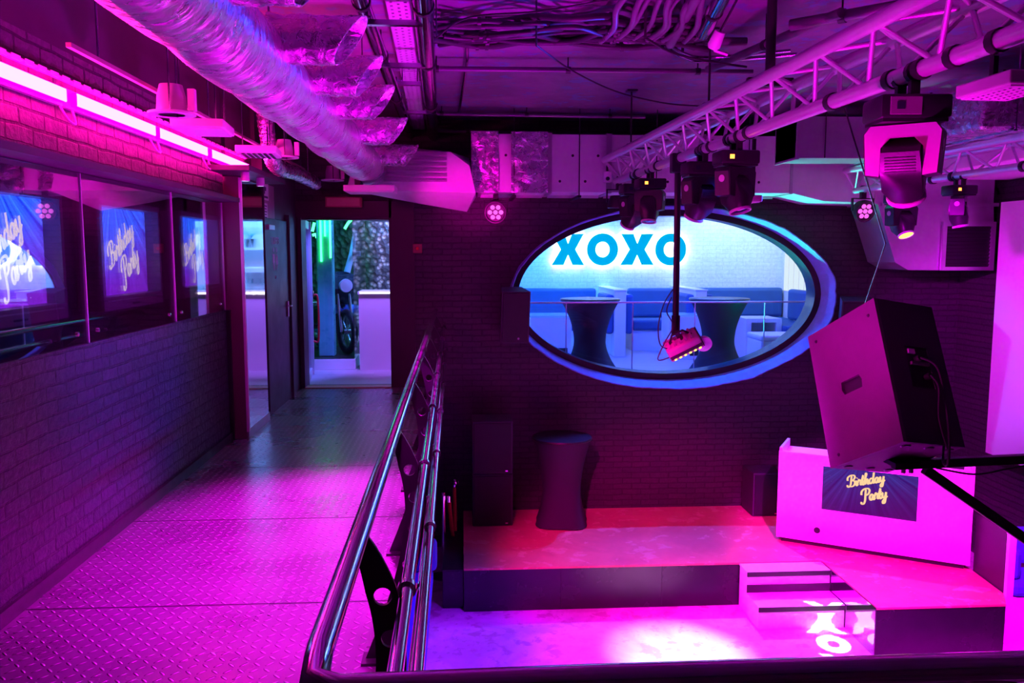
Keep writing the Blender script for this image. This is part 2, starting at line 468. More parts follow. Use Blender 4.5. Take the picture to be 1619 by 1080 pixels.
# wall band, door frame
fr = thing('door_2', 'dark framed doorway to the bar', 'door'); del fr['category']; fr['kind'] = 'structure'
def part(name, mat, par, lo, hi, bev=0.0): return MB().box(lo, hi, None, bev).build(name, mat, par, None, True)
part('jamb', 'dark_trim', fr, (door_l-.0, WY-.03, 0), (door_l+.05, WY+.26, door_t))
part('jamb', 'dark_trim', fr, (door_r-.03, WY-.03, 0), (door_r+.27, WY, door_t+.2))
part('head', 'dark_trim', fr, (XL+.05, WY-.03, door_t), (door_r, WY, door_t+.2))
part('head', 'dark_trim', fr, (door_l, WY, door_t-.02), (door_r, WY+.26, door_t))
part('jamb', 'dark_trim', fr, (door_r-.03, WY, 0), (door_r, WY+.26, door_t))
part('threshold', 'cup_wood', fr, (door_l+.05, WY-.06, 0), (door_r-.03, WY+.12, .012))

# ---------------------------------------------------------------- bar room beyond the door
S((-4.2, WY+.25, -.1), (.3, 14.4, 0), 'floor_bar', 'bar_floor')
S((-4.2, WY+.25, 3.0), (5.9, 14.4, 3.1), 'ceiling_bar', 'white_matt')
S((-1.0, 14.1, 0), (.3, 14.3, 3.0), 'wall_bar', 'white_matt')
S((-4.2, 13.4, 0), (-1.0, 13.6, 3.0), 'wall_bar_stone', 'ivy')
S((-1.05, 13.6, 0), (-1.0, 14.1, 3.0), 'wall_bar_return', 'white_matt')
S((-4.3, WY+.25, 0), (-4.2, 14.4, 3.0), 'wall_bar_side', 'dark_wall')
S((.25, WY+.25, 0), (.35, 14.4, 3.0), 'wall_bar_lounge', 'white_matt')
# ---------------------------------------------------------------- lounge beyond the oval
S((.35, WY+.25, -.1), (6.2, 14.4, 0), 'floor_lounge', 'lounge_floor')
S((.35, 14.2, 0), (5.75, 14.4, 3.0), 'wall_lounge', 'brick_white')
S((5.62, WY+.25, 0), (5.8, 14.2, 3.0), 'wall_lounge_side', 'white_matt')

# ================================================================ LETTER STROKES (script lettering for the slides)
SCRIPT = {
 'B': ([[(.62, 2.0), (.5, 1.2), (.38, .4), (.1, .0), (-.2, .1), (-.22, .4)], [(-.15, 1.2), (-.1, 1.75), (.4, 2.1), (1.0, 2.05), (1.2, 1.7), (.95, 1.25), (.5, 1.1), (1.0, 1.0), (1.15, .6), (.95, .15), (.55, -.02), (.2, .15)]], 1.25),
 'i': ([[(-.1, .2), (.2, .95), (.12, .35), (.22, .02), (.5, .3)], [(.3, 1.38), (.36, 1.48)]], .45),
 'r': ([[(-.1, .3), (.2, 1.1), (.25, .85), (.55, .95), (.45, .4), (.52, .05), (.8, .3)]], .7),
 't': ([[(-.1, .3), (.3, 1.8), (.12, .6), (.15, .1), (.32, .0), (.55, .3)], [(-.05, 1.2), (.5, 1.22)]], .48),
 'h': ([[(-.1, .3), (.35, 1.6), (.42, 1.95), (.26, 1.9), (.1, .05), (.3, .75), (.52, .95), (.6, .6), (.55, .15), (.7, .0), (.9, .3)]], .82),
 'd': ([[(.68, .8), (.4, .98), (.1, .6), (.15, .1), (.42, .05), (.7, .6), (.95, 2.0), (.72, .4), (.82, .02), (1.05, .3)]], 1.0),
 'a': ([[(.65, .8), (.4, .98), (.1, .6), (.15, .1), (.42, .05), (.7, .9), (.64, .3), (.76, .0), (1.0, .3)]], .92),
 'y': ([[(-.1, .5), (.12, .95), (.12, .3), (.35, .05), (.58, .4), (.72, .98), (.6, .0), (.42, -.8), (.12, -.85), (.15, -.45), (.55, -.05), (.9, .3)]], .8),
 'P': ([[(.6, 2.0), (.48, 1.0), (.36, .0), (.1, -.5), (-.25, -.4), (-.22, -.1)], [(-.2, 1.1), (-.12, 1.7), (.35, 2.1), (.95, 2.08), (1.2, 1.7), (1.0, 1.15), (.6, .95), (.42, 1.0)]], 1.1),
}
def script_strokes(word, slant=.22):
    x = 0; out = []
    for ch in word:
        st, w = SCRIPT[ch]
        for s_ in st: out.append([(x+px+py*slant, py) for px, py in s_])
        x += w
    return out, x
def lettering(lines, w, xf, thick=.0015):
    """flat ribbons: lines = [(word, scale, u0, v0, angle)], xf maps (u, v, d) to 3-D"""
    m = MB()
    for word, sc, u0, v0, ang in lines:
        st, _ = script_strokes(word)
        ca, sa = math.cos(ang), math.sin(ang)
        for s_ in st:
            pts = [p.to_2d() for p in catmull([(a, b, 0) for a, b in s_], 6)]
            L, R = [], []
            for i, p in enumerate(pts):
                t = (pts[min(i+1, len(pts)-1)]-pts[max(i-1, 0)])
                if t.length < 1e-6: t = V((1, 0))
                t.normalize(); nn = V((-t.y, t.x))*w*(.75+.5*abs(t.y))
                for lst, q in ((L, p+nn), (R, p-nn)):
                    lst.append(m.bm.verts.new(xf(u0+sc*(q.x*ca-q.y*sa), v0+sc*(q.x*sa+q.y*ca), thick)))
            for i in range(len(pts)-1): m.bm.faces.new((L[i], L[i+1], R[i+1], R[i]))
    return m
def font_mesh(txt, size):
    cu = bpy.data.curves.new('t', 'FONT'); cu.body = txt; cu.size = size; cu.extrude = .0008; cu.align_x = 'CENTER'
    o = bpy.data.objects.new('t', cu); COL.objects.link(o)
    dg = bpy.context.evaluated_depsgraph_get(); me = bpy.data.meshes.new_from_object(o.evaluated_get(dg))
    bm = bmesh.new(); bm.from_mesh(me); bpy.data.objects.remove(o); bpy.data.meshes.remove(me); bpy.data.curves.remove(cu)
    m = MB(); m.bm.free(); m.bm = bm; return m
def uvquad(name, mat, par, p00, p10, p11, p01):
    bm = bmesh.new(); vs = [bm.verts.new(p) for p in (p00, p10, p11, p01)]; f = bm.faces.new(vs)
    ul = bm.loops.layers.uv.new('UVMap')
    for lp, uvc in zip(f.loops, ((0, 0), (1, 0), (1, 1), (0, 1))): lp[ul].uv = uvc
    me = bpy.data.meshes.new(name); bm.to_mesh(me); bm.free(); me.materials.append(M[mat])
    o = bpy.data.objects.new(name, me); COL.objects.link(o); o.parent = par; return o

# ================================================================ LEFT WALL: niche tvs, acrylic panels, led bars
tvlab = ['television cut by the left edge, lit party slide crossed by an oval reflection',
         'middle wall television behind its own smoked panel, whole party slide in view',
         'television nearest the mirror, its slide half hidden by a bright bar reflection']
for i, yc in enumerate((3.985, 5.37, 6.755)):
    t = thing('television', tvlab[i], 'television', (-2.22, yc, 1.615), (0, 0, 0), 'niche televisions on the left wall')
    W, H, D = .47, .325, .15
    MB().prism([(-W, -H), (W, -H), (W, H), (-W, H)], .0, D, 'x', [[(-W+.03, -H+.08), (W-.03, -H+.08), (W-.03, H-.035), (-W+.03, H-.035)]]).build('tv_frame', 'tv_frame', t)
    sp = uvquad('screen', 'screen', t, (.06, -W+.03, -H+.08), (.06, W-.03, -H+.08), (.06, W-.03, H-.035), (.06, -W+.03, H-.035))
    lettering([('Birthday', .067, -.12, -.08, .52), ('Party', .072, .07, -.18, .52)], .12, lambda u, v, d: V((.062+d, u-.02, v))).build('lettering', 'letter_white', sp)
    MB().box((.06, -W+.05, -H+.052), (D+.004, W-.05, -H+.06)).build('trim_line', 'galv', t)
    m = MB().box((D, -.06, -H+.02), (D+.003, .06, -H+.03)); m.build('button_strip', 'black', t)
pl = ['smoked acrylic panel at the left picture edge, catching the oval reflection',
      'smoked acrylic panel over the middle television', 'smoked acrylic panel next to the pink pillar']
for i, y0 in enumerate((3.22, 4.61, 6.0)):
    y1 = min(y0+1.382, 7.22)
    t = thing('acrylic_panel', pl[i], 'panel', (XL-.02, y0, 1.14), (0, 0, 0), 'smoked panels over the televisions')
    MB().box((0, .0, .0), (.008, y1-y0, .915)).build('sheet', 'panel_glass', t)
    MB().box((-.004, y1-y0, .0), (.014, y1-y0+.008, .915)).build('edge_strip', 'pink_body', t)
    MB().box((-.006, 0, -.006), (.016, y1-y0, .0)).build('edge_strip', 'black', t)
    for q in (.12, y1-y0-.12):
        MB().lathe([(0, 0), (.012, 0), (.012, .008), (0, .012)], 12, Matrix.Translation((.008, q, .06)) @ Matrix.Rotation(PI/2, 4, 'Y')).build('stud', 'chrome', t)
S((-2.22, -2.2, 2.06), (-1.89, 7.24, 2.095), 'trim_2', 'dark_wall')
S((-2.3, -2.4, 2.095), (XL, 7.25, 2.13), 'wall_left_band', 'dark_wall')

blab = ['pink led bar running out of the left picture edge', 'longest pink led bar in full view, second along the wall',
        'third pink led bar along the wall, over the middle television', 'last pink led bar, ending above the mirror']
for i, (y0, y1) in enumerate(((3.2, 4.37), (4.41, 5.57), (5.58, 6.66), (6.71, 7.9))):
    t = thing('led_bar', blab[i], 'light', (XL, y0, 2.41), (0, 0, 0), 'pink led bars above the televisions')
    L = y1-y0
    x0 = .03
    MB().box((0.0, 0.0, -.045), (.03, L, .05)).build('housing', 'pink_body', t)
    MB().box((x0, .035, -.036), (x0+.04, L-.035, .036), None, .012).build('diffuser', 'led', t)
    MB().box((x0+.03, .04, -.032), (x0+.043, L-.04, .032), None, .004).build('light_core', 'led_core', t)
    m = MB().tube(catmull([(.03, L-.03, -.05), (.05, L+.01, -.11), (.05, L+.09, -.12), (.03, L+.1, -.05)], 6), .006, 6); m.build('lead', 'pink_body', t, 60)
t = thing('slotted_channel', 'slotted metal channel running above the pink led bars', 'channel', (XL, 2.2, 2.5))
MB().box((0, 0, 0), (.05, 5.7, .006)).build('web', 'pink_body', t)
m = MB()
for k in range(48): m.box((.047, .02+k*.118, -.012), (.053, .095+k*.118, .012))
m.build('slotted_lip', 'white', t)
S((-2.25, 8.12, 0), (-1.9, 8.14, 2.55), 'trim_3', 'dark_trim')

# mirror on pillar
t = thing('wall_mirror', 'tall mirror beside the walkway reflecting the bar', 'mirror', (-1.9, 7.25, .08))
MB().box((.0, .03, .0), (.008, .83, 2.19)).build('mirror_sheet', 'mirror', t)
MB().box((.0, .0, -.02), (.022, .03, 2.19)).build('edge_trim', 'white', t)
MB().box((.0, .83, -.02), (.018, .85, 2.19)).build('edge_trim', 'dark_trim', t)
MB().box((0, .03, -.08), (.012, .83, 0)).build('kick_plate', 'galv', t)
S((-2.0, 6.75, 2.285), (-1.68, 8.12, 2.325), 'lintel', 'dark_wall')
for i, (px, lab) in enumerate(((388, 'small cool downlight nearer the pink pillar'), (412, 'small cool downlight nearer the toilet notices'))):
    p = atx(px, 290, -1.76)
    t = thing('downlight', lab, 'light', (-1.76, p.y, 2.285), (0, 0, 0), 'downlights above the mirror')
    MB().lathe([(.0, 0), (.034, 0), (.036, -.07), (.03, -.072), (.03, -.06), (0, -.058)], 16).build('housing', 'pink_body', t, 40)
    MB().lathe([(0, -.061), (.028, -.061), (.028, -.064), (0, -.064)], 16).build('lens', 'downlight', t)

# toilet door and signs
t = thing('door_1', 'dark toilet door with pale sign', 'door'); del t['category']; t['kind'] = 'structure'
part('door_leaf', 'dark_trim', t, (-1.96, 8.3, .0), (-1.935, 9.35, 1.98), .004)
part('door_casing', 'dark_wall', t, (-1.96, 9.36, 0), (-1.91, 9.46, 2.05))
h = part('door_handle', 'galv', t, (-1.935, 9.2, .93), (-1.915, 9.25, 1.1), .004)
MB().tube([(-1.925, 9.225, 1.05), (-1.88, 9.225, 1.05), (-1.875, 9.12, 1.05)], .009, 8).build('lever', 'galv', h, 60)
part('closer', 'galv', t, (-1.935, 8.3, 1.86), (-1.89, 8.55, 1.91), .004)
t = thing('toilet_sign', 'pale toilets lettering with man and woman symbols on the dark door', 'sign', (-1.934, 8.72, 1.72))
Ry = Matrix(((0, 0, 1, 0), (1, 0, 0, 0), (0, 1, 0, 0), (0, 0, 0, 1)))
font_mesh('TOILETS', .105).xf(Ry).build('lettering', 'sign_paint', t)
m = MB()
for u0, kind in ((-.07, 'm'), (.07, 'w')):
    m.prism(ellipse(u0, -.06, .025, .025, 18), 0, .001, 'x')
    if kind == 'm': m.prism([(u0-.045, -.10), (u0+.045, -.10), (u0+.045, -.19), (u0+.03, -.19), (u0+.026, -.27), (u0-.026, -.27), (u0-.03, -.19), (u0-.045, -.19)], 0, .001, 'x')
    else: m.prism([(u0-.025, -.10), (u0+.025, -.10), (u0+.06, -.21), (u0+.02, -.21), (u0+.02, -.27), (u0-.02, -.27), (u0-.02, -.21), (u0-.06, -.21)], 0, .001, 'x')
m.build('symbol', 'sign_paint', t)
font_mesh('WC', .05).xf(Matrix.Translation((0, 0, -.36)) @ Ry).build('lettering', 'sign_paint', t)
t = thing('notice_board', 'blue-grey board above the toilet door holding two notices', 'board', (-1.958, 8.15, 1.95))
MB().box((0, 0, 0), (.02, .62, .36)).build('board', 'tv_frame', t)
for lab, (y0, z0, y1, z1) in (('upper white notice with a symbol', (.1, .2, .36, .4)), ('lower white printed notice', (.08, .0, .3, .17))):
    n = thing('paper_notice', lab+' above the toilet door', 'notice', (-1.937, 8.15, 1.95), (0, 0, 0), 'notices above the toilet door')
    MB().box((0, y0, z0), (.002, y1, z1)).build('sheet', 'paper', n)
    m = MB()
    if z0 > .1:
        m.prism([(y0+.04, z0+.06), (y0+.11, z0+.06), (y0+.11, z0+.09), (y0+.16, z0+.09), (y0+.16, z0+.13), (y0+.04, z0+.13)], .002, .003, 'x').box((.002, y0+.03, z0+.02), (.003, y1-.03, z0+.04))
    else:
        for k in range(5): m.box((.002, y0+.03, z0+.025+k*.028), (.003, y1-.03-.02*(k % 2), z0+.035+k*.028))
    m.build('print', 'notice_ink', n)

# sign box above doorway and small box on brick
t = thing('sign_box', 'unlit reddish sign box above the bar doorway', 'sign', tuple(aty(544, 320, 9.93)))
MB().box((-.21, -.07, -.06), (.21, .05, .06), None, .006).build('box', 'exit_box', t)
MB().box((-.19, -.072, -.045), (.19, -.07, .045)).build('face', 'cup_wood', t)
MB().box((-.05, -.03, .06), (.05, .05, .09)).build('bracket', 'black', t)
t = thing('call_point', 'small pink-lit box on the brick right of the doorway', 'box', tuple(aty(660, 393, 9.97)))
MB().box((-.055, -.03, -.055), (.055, .03, .055), None, .008).build('case', 'exit_box', t)
MB().lathe([(0, 0), (.02, 0), (.016, .008), (0, .01)], 14, Matrix.Translation((0, -.03, 0)) @ Matrix.Rotation(PI/2, 4, 'X')).build('button', 'red_plastic', t)

# glass door leaf standing open into the bar
t = thing('glass_door', 'open glass door with pale stile and red pull handle', 'door', (-1.93, WY+.27, .008), (0, 0, math.radians(97)))
MB().box((0, -.02, 0), (.06, .02, 2.0)).build('stile', 'galv_light', t)
MB().box((.80, -.045, 0), (.86, .045, 2.03)).build('stile', 'galv_light', t)
MB().box((.06, -.02, 0), (.80, .02, .09)).build('rail', 'galv_light', t)
MB().box((.06, -.02, 1.93), (.80, .02, 2.03)).build('rail', 'galv_light', t)
MB().box((.06, -.004, .09), (.80, .004, 1.93)).build('pane', 'clear_glass', t)
hp = catmull([(.83, -.045, 1.05), (.83, -.10, 1.06), (.83, -.115, .9), (.83, -.115, .6), (.83, -.10, .44), (.83, -.045, .45)], 6)
hd = MB().tube([(p.x, p.y, p.z) for p in hp], .014, 8).build('handle', 'red_plastic', t, 60)
MB().tube([(.83, -.045, 1.05), (.83, -.045, 1.12)], .018, 8).build('handle_clip', 'chrome', hd, 60)

# ================================================================ BAR CONTENTS
t = thing('bar_counter', 'white bar counter with glowing top edge beyond the doorway', 'counter', (-1.43, 11.5, 0))
MB().box((0, 0, 0), (1.66, .55, 1.06)).build('front', 'white', t)
MB().box((-.01, -.03, 1.06), (1.665, .58, 1.10)).build('worktop', 'white', t)
MB().box((.02, -.036, 1.072), (1.66, -.03, 1.094)).build('edge_light', 'white_led', t)
t = thing('display_plinth', 'low pink-white plinth under the motorcycle display', 'plinth', (-3.0, 11.55, 0))
MB().box((0, 0, 0), (1.5, 1.5, .15), None, .006).build('block', 'white', t)
MB().box((.02, .02, .15), (1.48, 1.48, .16)).build('top_mat', 'black', t)
t = thing('showcase', 'clear glass case around the motorcycle on the plinth', 'case', (-3.0, 11.55, .16))
MB().box((.0, .0, 0), (1.5, .008, 2.1)).build('front_pane', 'clear_glass', t)
MB().box((1.49, .01, 0), (1.5, 1.48, 2.1)).build('side_pane', 'clear_glass', t)
MB().box((0, -.01, 2.1), (1.5, .03, 2.14)).build('top_rail', 'black', t)
p = aty(516, 460, 11.85)
t = thing('lit_post', 'frosted post with green neon streaks inside the showcase', 'post', (p.x, 11.85, .16))
MB().box((-.11, -.11, 0), (.11, .11, 2.3), None, .02).build('post', 'green_post', t)
for x0, z0, z1 in ((-.04, 1.35, 2.25), (.09, 1.4, 1.95), (.02, 1.7, 2.25)):
    MB().tube([(x0, -.125, z0), (x0, -.125, z1)], .014, 8).build('neon_tube', 'green_neon', t, 60)
for lab, pts in (('curved green neon tube left of the lit post', [(497, 352), (494, 366)]), ('short green neon hook hung left of the lit post', [(494, 372), (499, 371), (501, 376)]), ('slanted green neon tube right of the lit post', [(545, 362), (551, 352), (558, 346)])):
    q = [aty(a, b, 12.0) for a, b in pts]
    n = thing('neon_tube', lab, 'light', tuple(q[0]), (0, 0, 0), 'neon pieces in the showcase')
    MB().tube(catmull(q, 5), .02, 8).build('tube', 'green_neon', n, 60, True)
    MB().tube([q[-1], q[-1]+V((0, .05, .01)), q[-1]+V((0, .08, .4))], .004, 6).build('wire', 'cable', n, 60, True)
# motorcycle seen end-on
p = aty(552, 560, 12.3)
t = thing('motorcycle', 'dark motorcycle with blue tank and pale nose inside the showcase', 'motorcycle', (-1.95, 12.52, .16), (0, 0, math.radians(-60)))
for x0, nm in ((-.55, 'wheel'), (.55, 'wheel')):
    w = MB().tube([(x0+.28*math.cos(a), 0, .33+.28*math.sin(a)) for a in [2*PI*k/28 for k in range(28)]], .05, 10, True).build('wheel', 'black_plastic', t, 60)
    m = MB()
    for k in range(8): m.tube([(x0, 0, .33), (x0+.25*math.cos(PI*k/4), 0, .33+.25*math.sin(PI*k/4))], .008, 6)
    m.tube([(x0, -.06, .33), (x0, .06, .33)], .04, 12); m.build('spokes', 'chrome', w, 60)
m = MB(); m.tube([(-.5, .0, .4), (-.2, .0, .62), (.25, 0, .78), (.42, 0, .7)], .035, 8); m.tube([(-.2, 0, .62), (-.05, 0, .3), (.2, 0, .3), (.4, 0, .7)], .03, 8); m.build('chassis', 'bike', t, 60)
MB().box((-.16, -.14, .28), (.22, .14, .58), None, .05).build('engine', 'bike', t)
MB().lathe([(0, -.26), (.09, -.22), (.14, -.05), (.15, .1), (.1, .25), (0, .28)], 18, Matrix.Translation((.12, 0, .86)) @ Matrix.Rotation(PI/2, 4, 'Y')).build('fuel_tank', 'bike_blue', t, 50)
MB().box((-.55, -.11, .74), (-.12, .11, .83), None, .035).build('saddle', 'black_fabric', t)
m = MB()
for s in (-1, 1): m.tube([(.56, s*.09, .33), (.42, s*.09, .95), (.36, s*.09, 1.12)], .024, 8)
m.build('fork', 'chrome', t, 60)
h = MB().tube(catmull([(.22, -.27, 1.06), (.33, -.16, 1.14), (.37, 0, 1.13), (.33, .16, 1.14), (.22, .27, 1.06)], 5), .016, 8).build('handlebar', 'black', t, 60)
MB().tube([(.33, .22, 1.14), (.33, .26, 1.45)], .012, 6).box((.31, .20, 1.42), (.34, .33, 1.5), None, .01).build('rear_mirror', 'pink_body', h)
hl = MB().lathe([(0, -.1), (.07, -.08), (.1, .02), (.095, .05), (0, .055)], 18, Matrix.Translation((.52, 0, 1.0)) @ Matrix.Rotation(PI/2, 4, 'Y')).build('headlight', 'white', t, 50)
MB().tube([(-.1, -.2, .3), (-.5, -.22, .36), (-.85, -.22, .44)], [.03, .05, .06], 10).build('exhaust', 'bike_blue', t, 60)
MB().box((-.8, -.08, .66), (-.5, .08, .7), None, .015).build('mudguard', 'white', t)
MB().hull([(.36, -.2, .72), (.36, .2, .72), (.5, -.16, .95), (.5, .16, .95), (.40, -.22, 1.12), (.40, .22, 1.12), (.30, -.15, 1.2), (.30, .15, 1.2), (.22, -.2, .8), (.22, .2, .8)]).build('fairing', 'bike', t, 30)
MB().tube([(.30, .12, 1.18), (.26, .22, 1.45), (.22, .30, 1.80)], [.05, .045, .03], 10).build('windscreen_post', 'white', t, 50)
for s_y in (-1, 1): MB().box((-.5, s_y*.14, .36), (-.12, s_y*.36, .68), None, .05).build('side_case', 'bike', t)
MB().tube([(.28, -.3, .62), (.34, -.05, .66), (.34, .1, .66), (.28, .3, .62)], .07, 12).build('crash_bar', 'bike_blue', t, 50)
t = thing('coffee_machine', 'pale boxy coffee machine at the back bar', 'machine', (-.75, 13.55, 1.02))
MB().box((0, 0, 0), (.5, .4, .38), None, .02).build('body', 'white', t)
MB().box((.04, -.02, .12), (.46, 0, .3)).build('front_panel', 'galv', t)
MB().box((.03, -.1, .0), (.47, 0, .04)).build('drip_tray', 'galv', t)
m = MB(); m.tube([(.15, -.05, .2), (.15, -.05, .13)], .03, 10).tube([(.35, -.05, .2), (.35, -.05, .13)], .03, 10); m.build('group_head', 'chrome', t, 50)
t = thing('back_counter', 'white back counter behind the bar', 'counter', (-.99, 13.4, 0))
MB().box((0, .05, 0), (1.22, .69, .98)).build('carcass', 'white', t); MB().box((0, 0, .98), (1.22, .69, 1.02)).build('worktop', 'white', t)
for k in range(2): MB().box((.03+.6*k, .035, .08), (.6+.6*k, .05, .95)).build('door', 'white_matt', t)
t = thing('plant_pot', 'small dark pot on the bar wall shelf', 'pot', (-.28, 13.95, 1.72))
MB().lathe([(0, 0), (.06, 0), (.085, .14), (.075, .14), (.06, .02), (0, .02)], 16).build('pot', 'black', t, 40)
m = MB()
for k in range(14):
    a = k*2.4; m.tube([(0, 0, .12), (.05*math.cos(a), .05*math.sin(a), .2), (.12*math.cos(a), .12*math.sin(a), .24+.02*(k % 3))], [.008, .01, .002], 5)
m.build('leaves', 'green_post', t)
t = thing('wall_shelf', 'white wall shelf behind the bar holding a pot', 'shelf', (-.98, 13.86, 1.68))
MB().box((0, 0, 0), (1.2, .24, .035)).build('board', 'white', t); MB().box((.1, .2, -.12), (.13, .24, 0)).box((1.0, .2, -.12), (1.03, .24, 0)).build('bracket', 'galv', t)
t = thing('glass_rack', 'metal rack over the bar counter for hanging glasses', 'rack', (-1.3, 11.75, 2.08))
m = MB()
for k in range(4): m.box((0, .05+k*.1, 0), (1.5, .065+k*.1, .012))
m.build('rails', 'galv', t)
m = MB()
for x0 in (.05, 1.4): m.tube([(x0, .2, .01), (x0, .2, .92)], .008, 6)
m.build('hanger', 'galv', t)
first = None
for k in range(18):
    loc = (-1.25+.083*k, 11.85+.1*(k % 2), 2.08)
    if first is None:
        first = thing('hanging_glass', 'stemmed glass hanging upside down from the rack over the bar', 'glass', loc, (0, 0, 0), 'glasses hung over the bar')
        MB().lathe([(.035, -.0), (.035, -.006), (.005, -.01), (.005, -.08), (.03, -.1), (.042, -.15), (.036, -.19), (.034, -.19), (.04, -.15), (.026, -.102), (0, -.09)], 14).build('bowl', 'clear_glass', first, 50)
    else: copy_tree(first).location = loc

# ================================================================ LOUNGE CONTENTS
LW = 14.2
t = thing('wall_sign', 'backlit cyan letters on the white lounge wall', 'sign', (aty(978, 394, LW).x, LW, 1.0))
zt, zb = aty(978, 370, LW-.08).z, aty(978, 419, LW-.08).z
def letter_geo(ch, w, h, ins=0.0):
    if ch == 'X':
        b = w*.36; c = w*.5
        o = [(0, 0), (b, 0), (c, h*.33), (w-b, 0), (w, 0), (c+b*.62, h*.5), (w*.98, h), (w*.98-b, h), (c, h*.68), (b+w*.02, h), (w*.02, h), (c-b*.62, h*.5)]
        return o, []
    return ellipse(w/2, h/2, w/2, h/2*1.04, 48), [ellipse(w/2, h/2, w/2*.46, h/2*.5, 36)]
for ch, x0, x1 in (('X', 872.5, 923.5), ('O', 928, 977), ('X', 981, 1033.5), ('O', 1036, 1084.5)):
    a = aty(x0, 394, LW-.08).x; b = aty(x1, 394, LW-.08).x
    o, hs = letter_geo(ch, b-a, zt-zb)
    off = lambda q: [(u+a, v+zb) for u, v in q]
    l = MB().prism(off(o), LW-.10, LW-.07, 'y', [off(q) for q in hs]).build('letter', 'xoxo_face', t, None, True)
    cx, cz = (a+b)/2, (zt+zb)/2
    big = [(cx+(u-cx)*.93, cz+(v-cz)*.93) for u, v in off(o)]
    bh = [[(cx+(u-cx)*1.08, cz+(v-cz)*1.08) for u, v in off(q)] for q in hs]
    MB().prism(big, LW-.062, LW-.05, 'y', bh).build('halo_light', 'xoxo_back', l, None, True)
t = thing('vertical_blind', 'bright backlit white vertical blind on the lounge side wall', 'blind', (5.62, 10.6, .98))
MB().box((-.03, 0, 1.9), (0, 3.5, 1.96)).build('headrail', 'white', t)
for k in range(16): MB().box((-.02, .02+k*.217, 0), (-.012, .190+k*.217, 1.9)).build('slat', 'blind', t)

def sofa_run(name, label, loc, L, rot=0, arm=True, grp='lounge sofas'):
    t = thing(name, label, 'sofa', loc, (0, 0, rot), grp)
    MB().box((0, -.62, 0), (L, 0, .34)).build('plinth', 'sofa_white', t)
    MB().box((0, -.66, .34), (L, -.1, .52), None, .04).build('seat_cushion', 'sofa', t)
    MB().box((0.01, -.16, .52), (L-.01, -.02, 1.03), None, .05).build('backrest', 'sofa', t)
    return t
xa = lambda px: aty(px, 480, LW-.2).x
sofa_run('sofa', 'blue sofa run behind the left cocktail table', (xa(822), LW-.02, 0), xa(944)-xa(822))
sofa_run('sofa', 'blue sofa run between the white divider and the hanging pole', (xa(992), LW-.02, 0), xa(1066)-xa(992))
sofa_run('sofa', 'blue sofa run on the sign wall right of the hanging pole', (xa(1079), LW-.02, 0), 5.6-xa(1079))
sofa_run('sofa', 'blue sofa arm run along the blind wall', (5.6, 13.5, 0), 1.3, -PI/2)
for lab, pxx in (('white slanted booth divider right of the left sofa', 958), ('white booth divider beside the hanging pole', 1074)):
    t = thing('booth_divider', lab, 'divider', (xa(pxx), LW, 0), (0, 0, 0), 'white booth dividers')
    MB().box((-.09, -1.5, 0), (.09, 0, 1.04), None, .01).build('panel', 'white_matt', t)
    MB().box((-.22, -1.45, .36), (-.09, -.62, .98), None, .04).build('side_cushion', 'sofa', t)
    MB().box((.09, -1.45, .36), (.22, -.62, .98), None, .04).build('side_cushion', 'sofa', t)
    MB().box((-.10, -1.51, 1.04), (.10, 0, 1.06)).build('cap', 'white', t)
for lab, pxx, Y, w in (('white cube table with glowing green top, left end of lounge', 868, 12.6, .62), ('white cube table with green top behind the hanging pole', 1078, 12.6, .52), ):
    c = aty(pxx, 520, Y)
    t = thing('cube_table', lab, 'table', (c.x, Y, 0), (0, 0, 0), 'lounge cube tables')
    MB().box((-w/2, -w/2, 0), (w/2, w/2, .66), None, .006).build('body', 'sofa_white', t)
    MB().box((-w/2, -w/2, .66), (w/2, w/2, .69)).build('table_top', 'green_top', t)
    MB().box((w/2-.2, -w/2-.003, .06), (w/2-.06, -w/2+.05, .2)).build('recess', 'black', t)
c = aty(1185, 560, 13.0)
t = thing('seat_box', 'white hollow seat base box under the right sofa', 'box', (c.x, 12.7, 0))
m = MB().prism([(-.28, 0), (.28, 0), (.28, .62), (-.28, .62)], -.3, .3, 'y', [[(-.2, .12), (.2, .12), (.2, .56), (-.2, .56)]]); m.build('shell', 'sofa_white', t)
MB().box((-.2, .2, .12), (.2, .25, .56)).build('back_panel', 'sofa_white', t)
MB().box((-.19, -.18, .12), (.08, .1, .28)).build('stored_box', 'black', t)
t = thing('white_pouf', 'low white bench block at the right rim of the oval', 'bench', (4.25, 11.7, 0))
MB().box((0, -.3, 0), (.8, .3, .38), None, .02).build('base', 'sofa_white', t); MB().box((-.01, -.31, .38), (.81, .31, .46), None, .03).build('cushion', 'sofa_white', t)
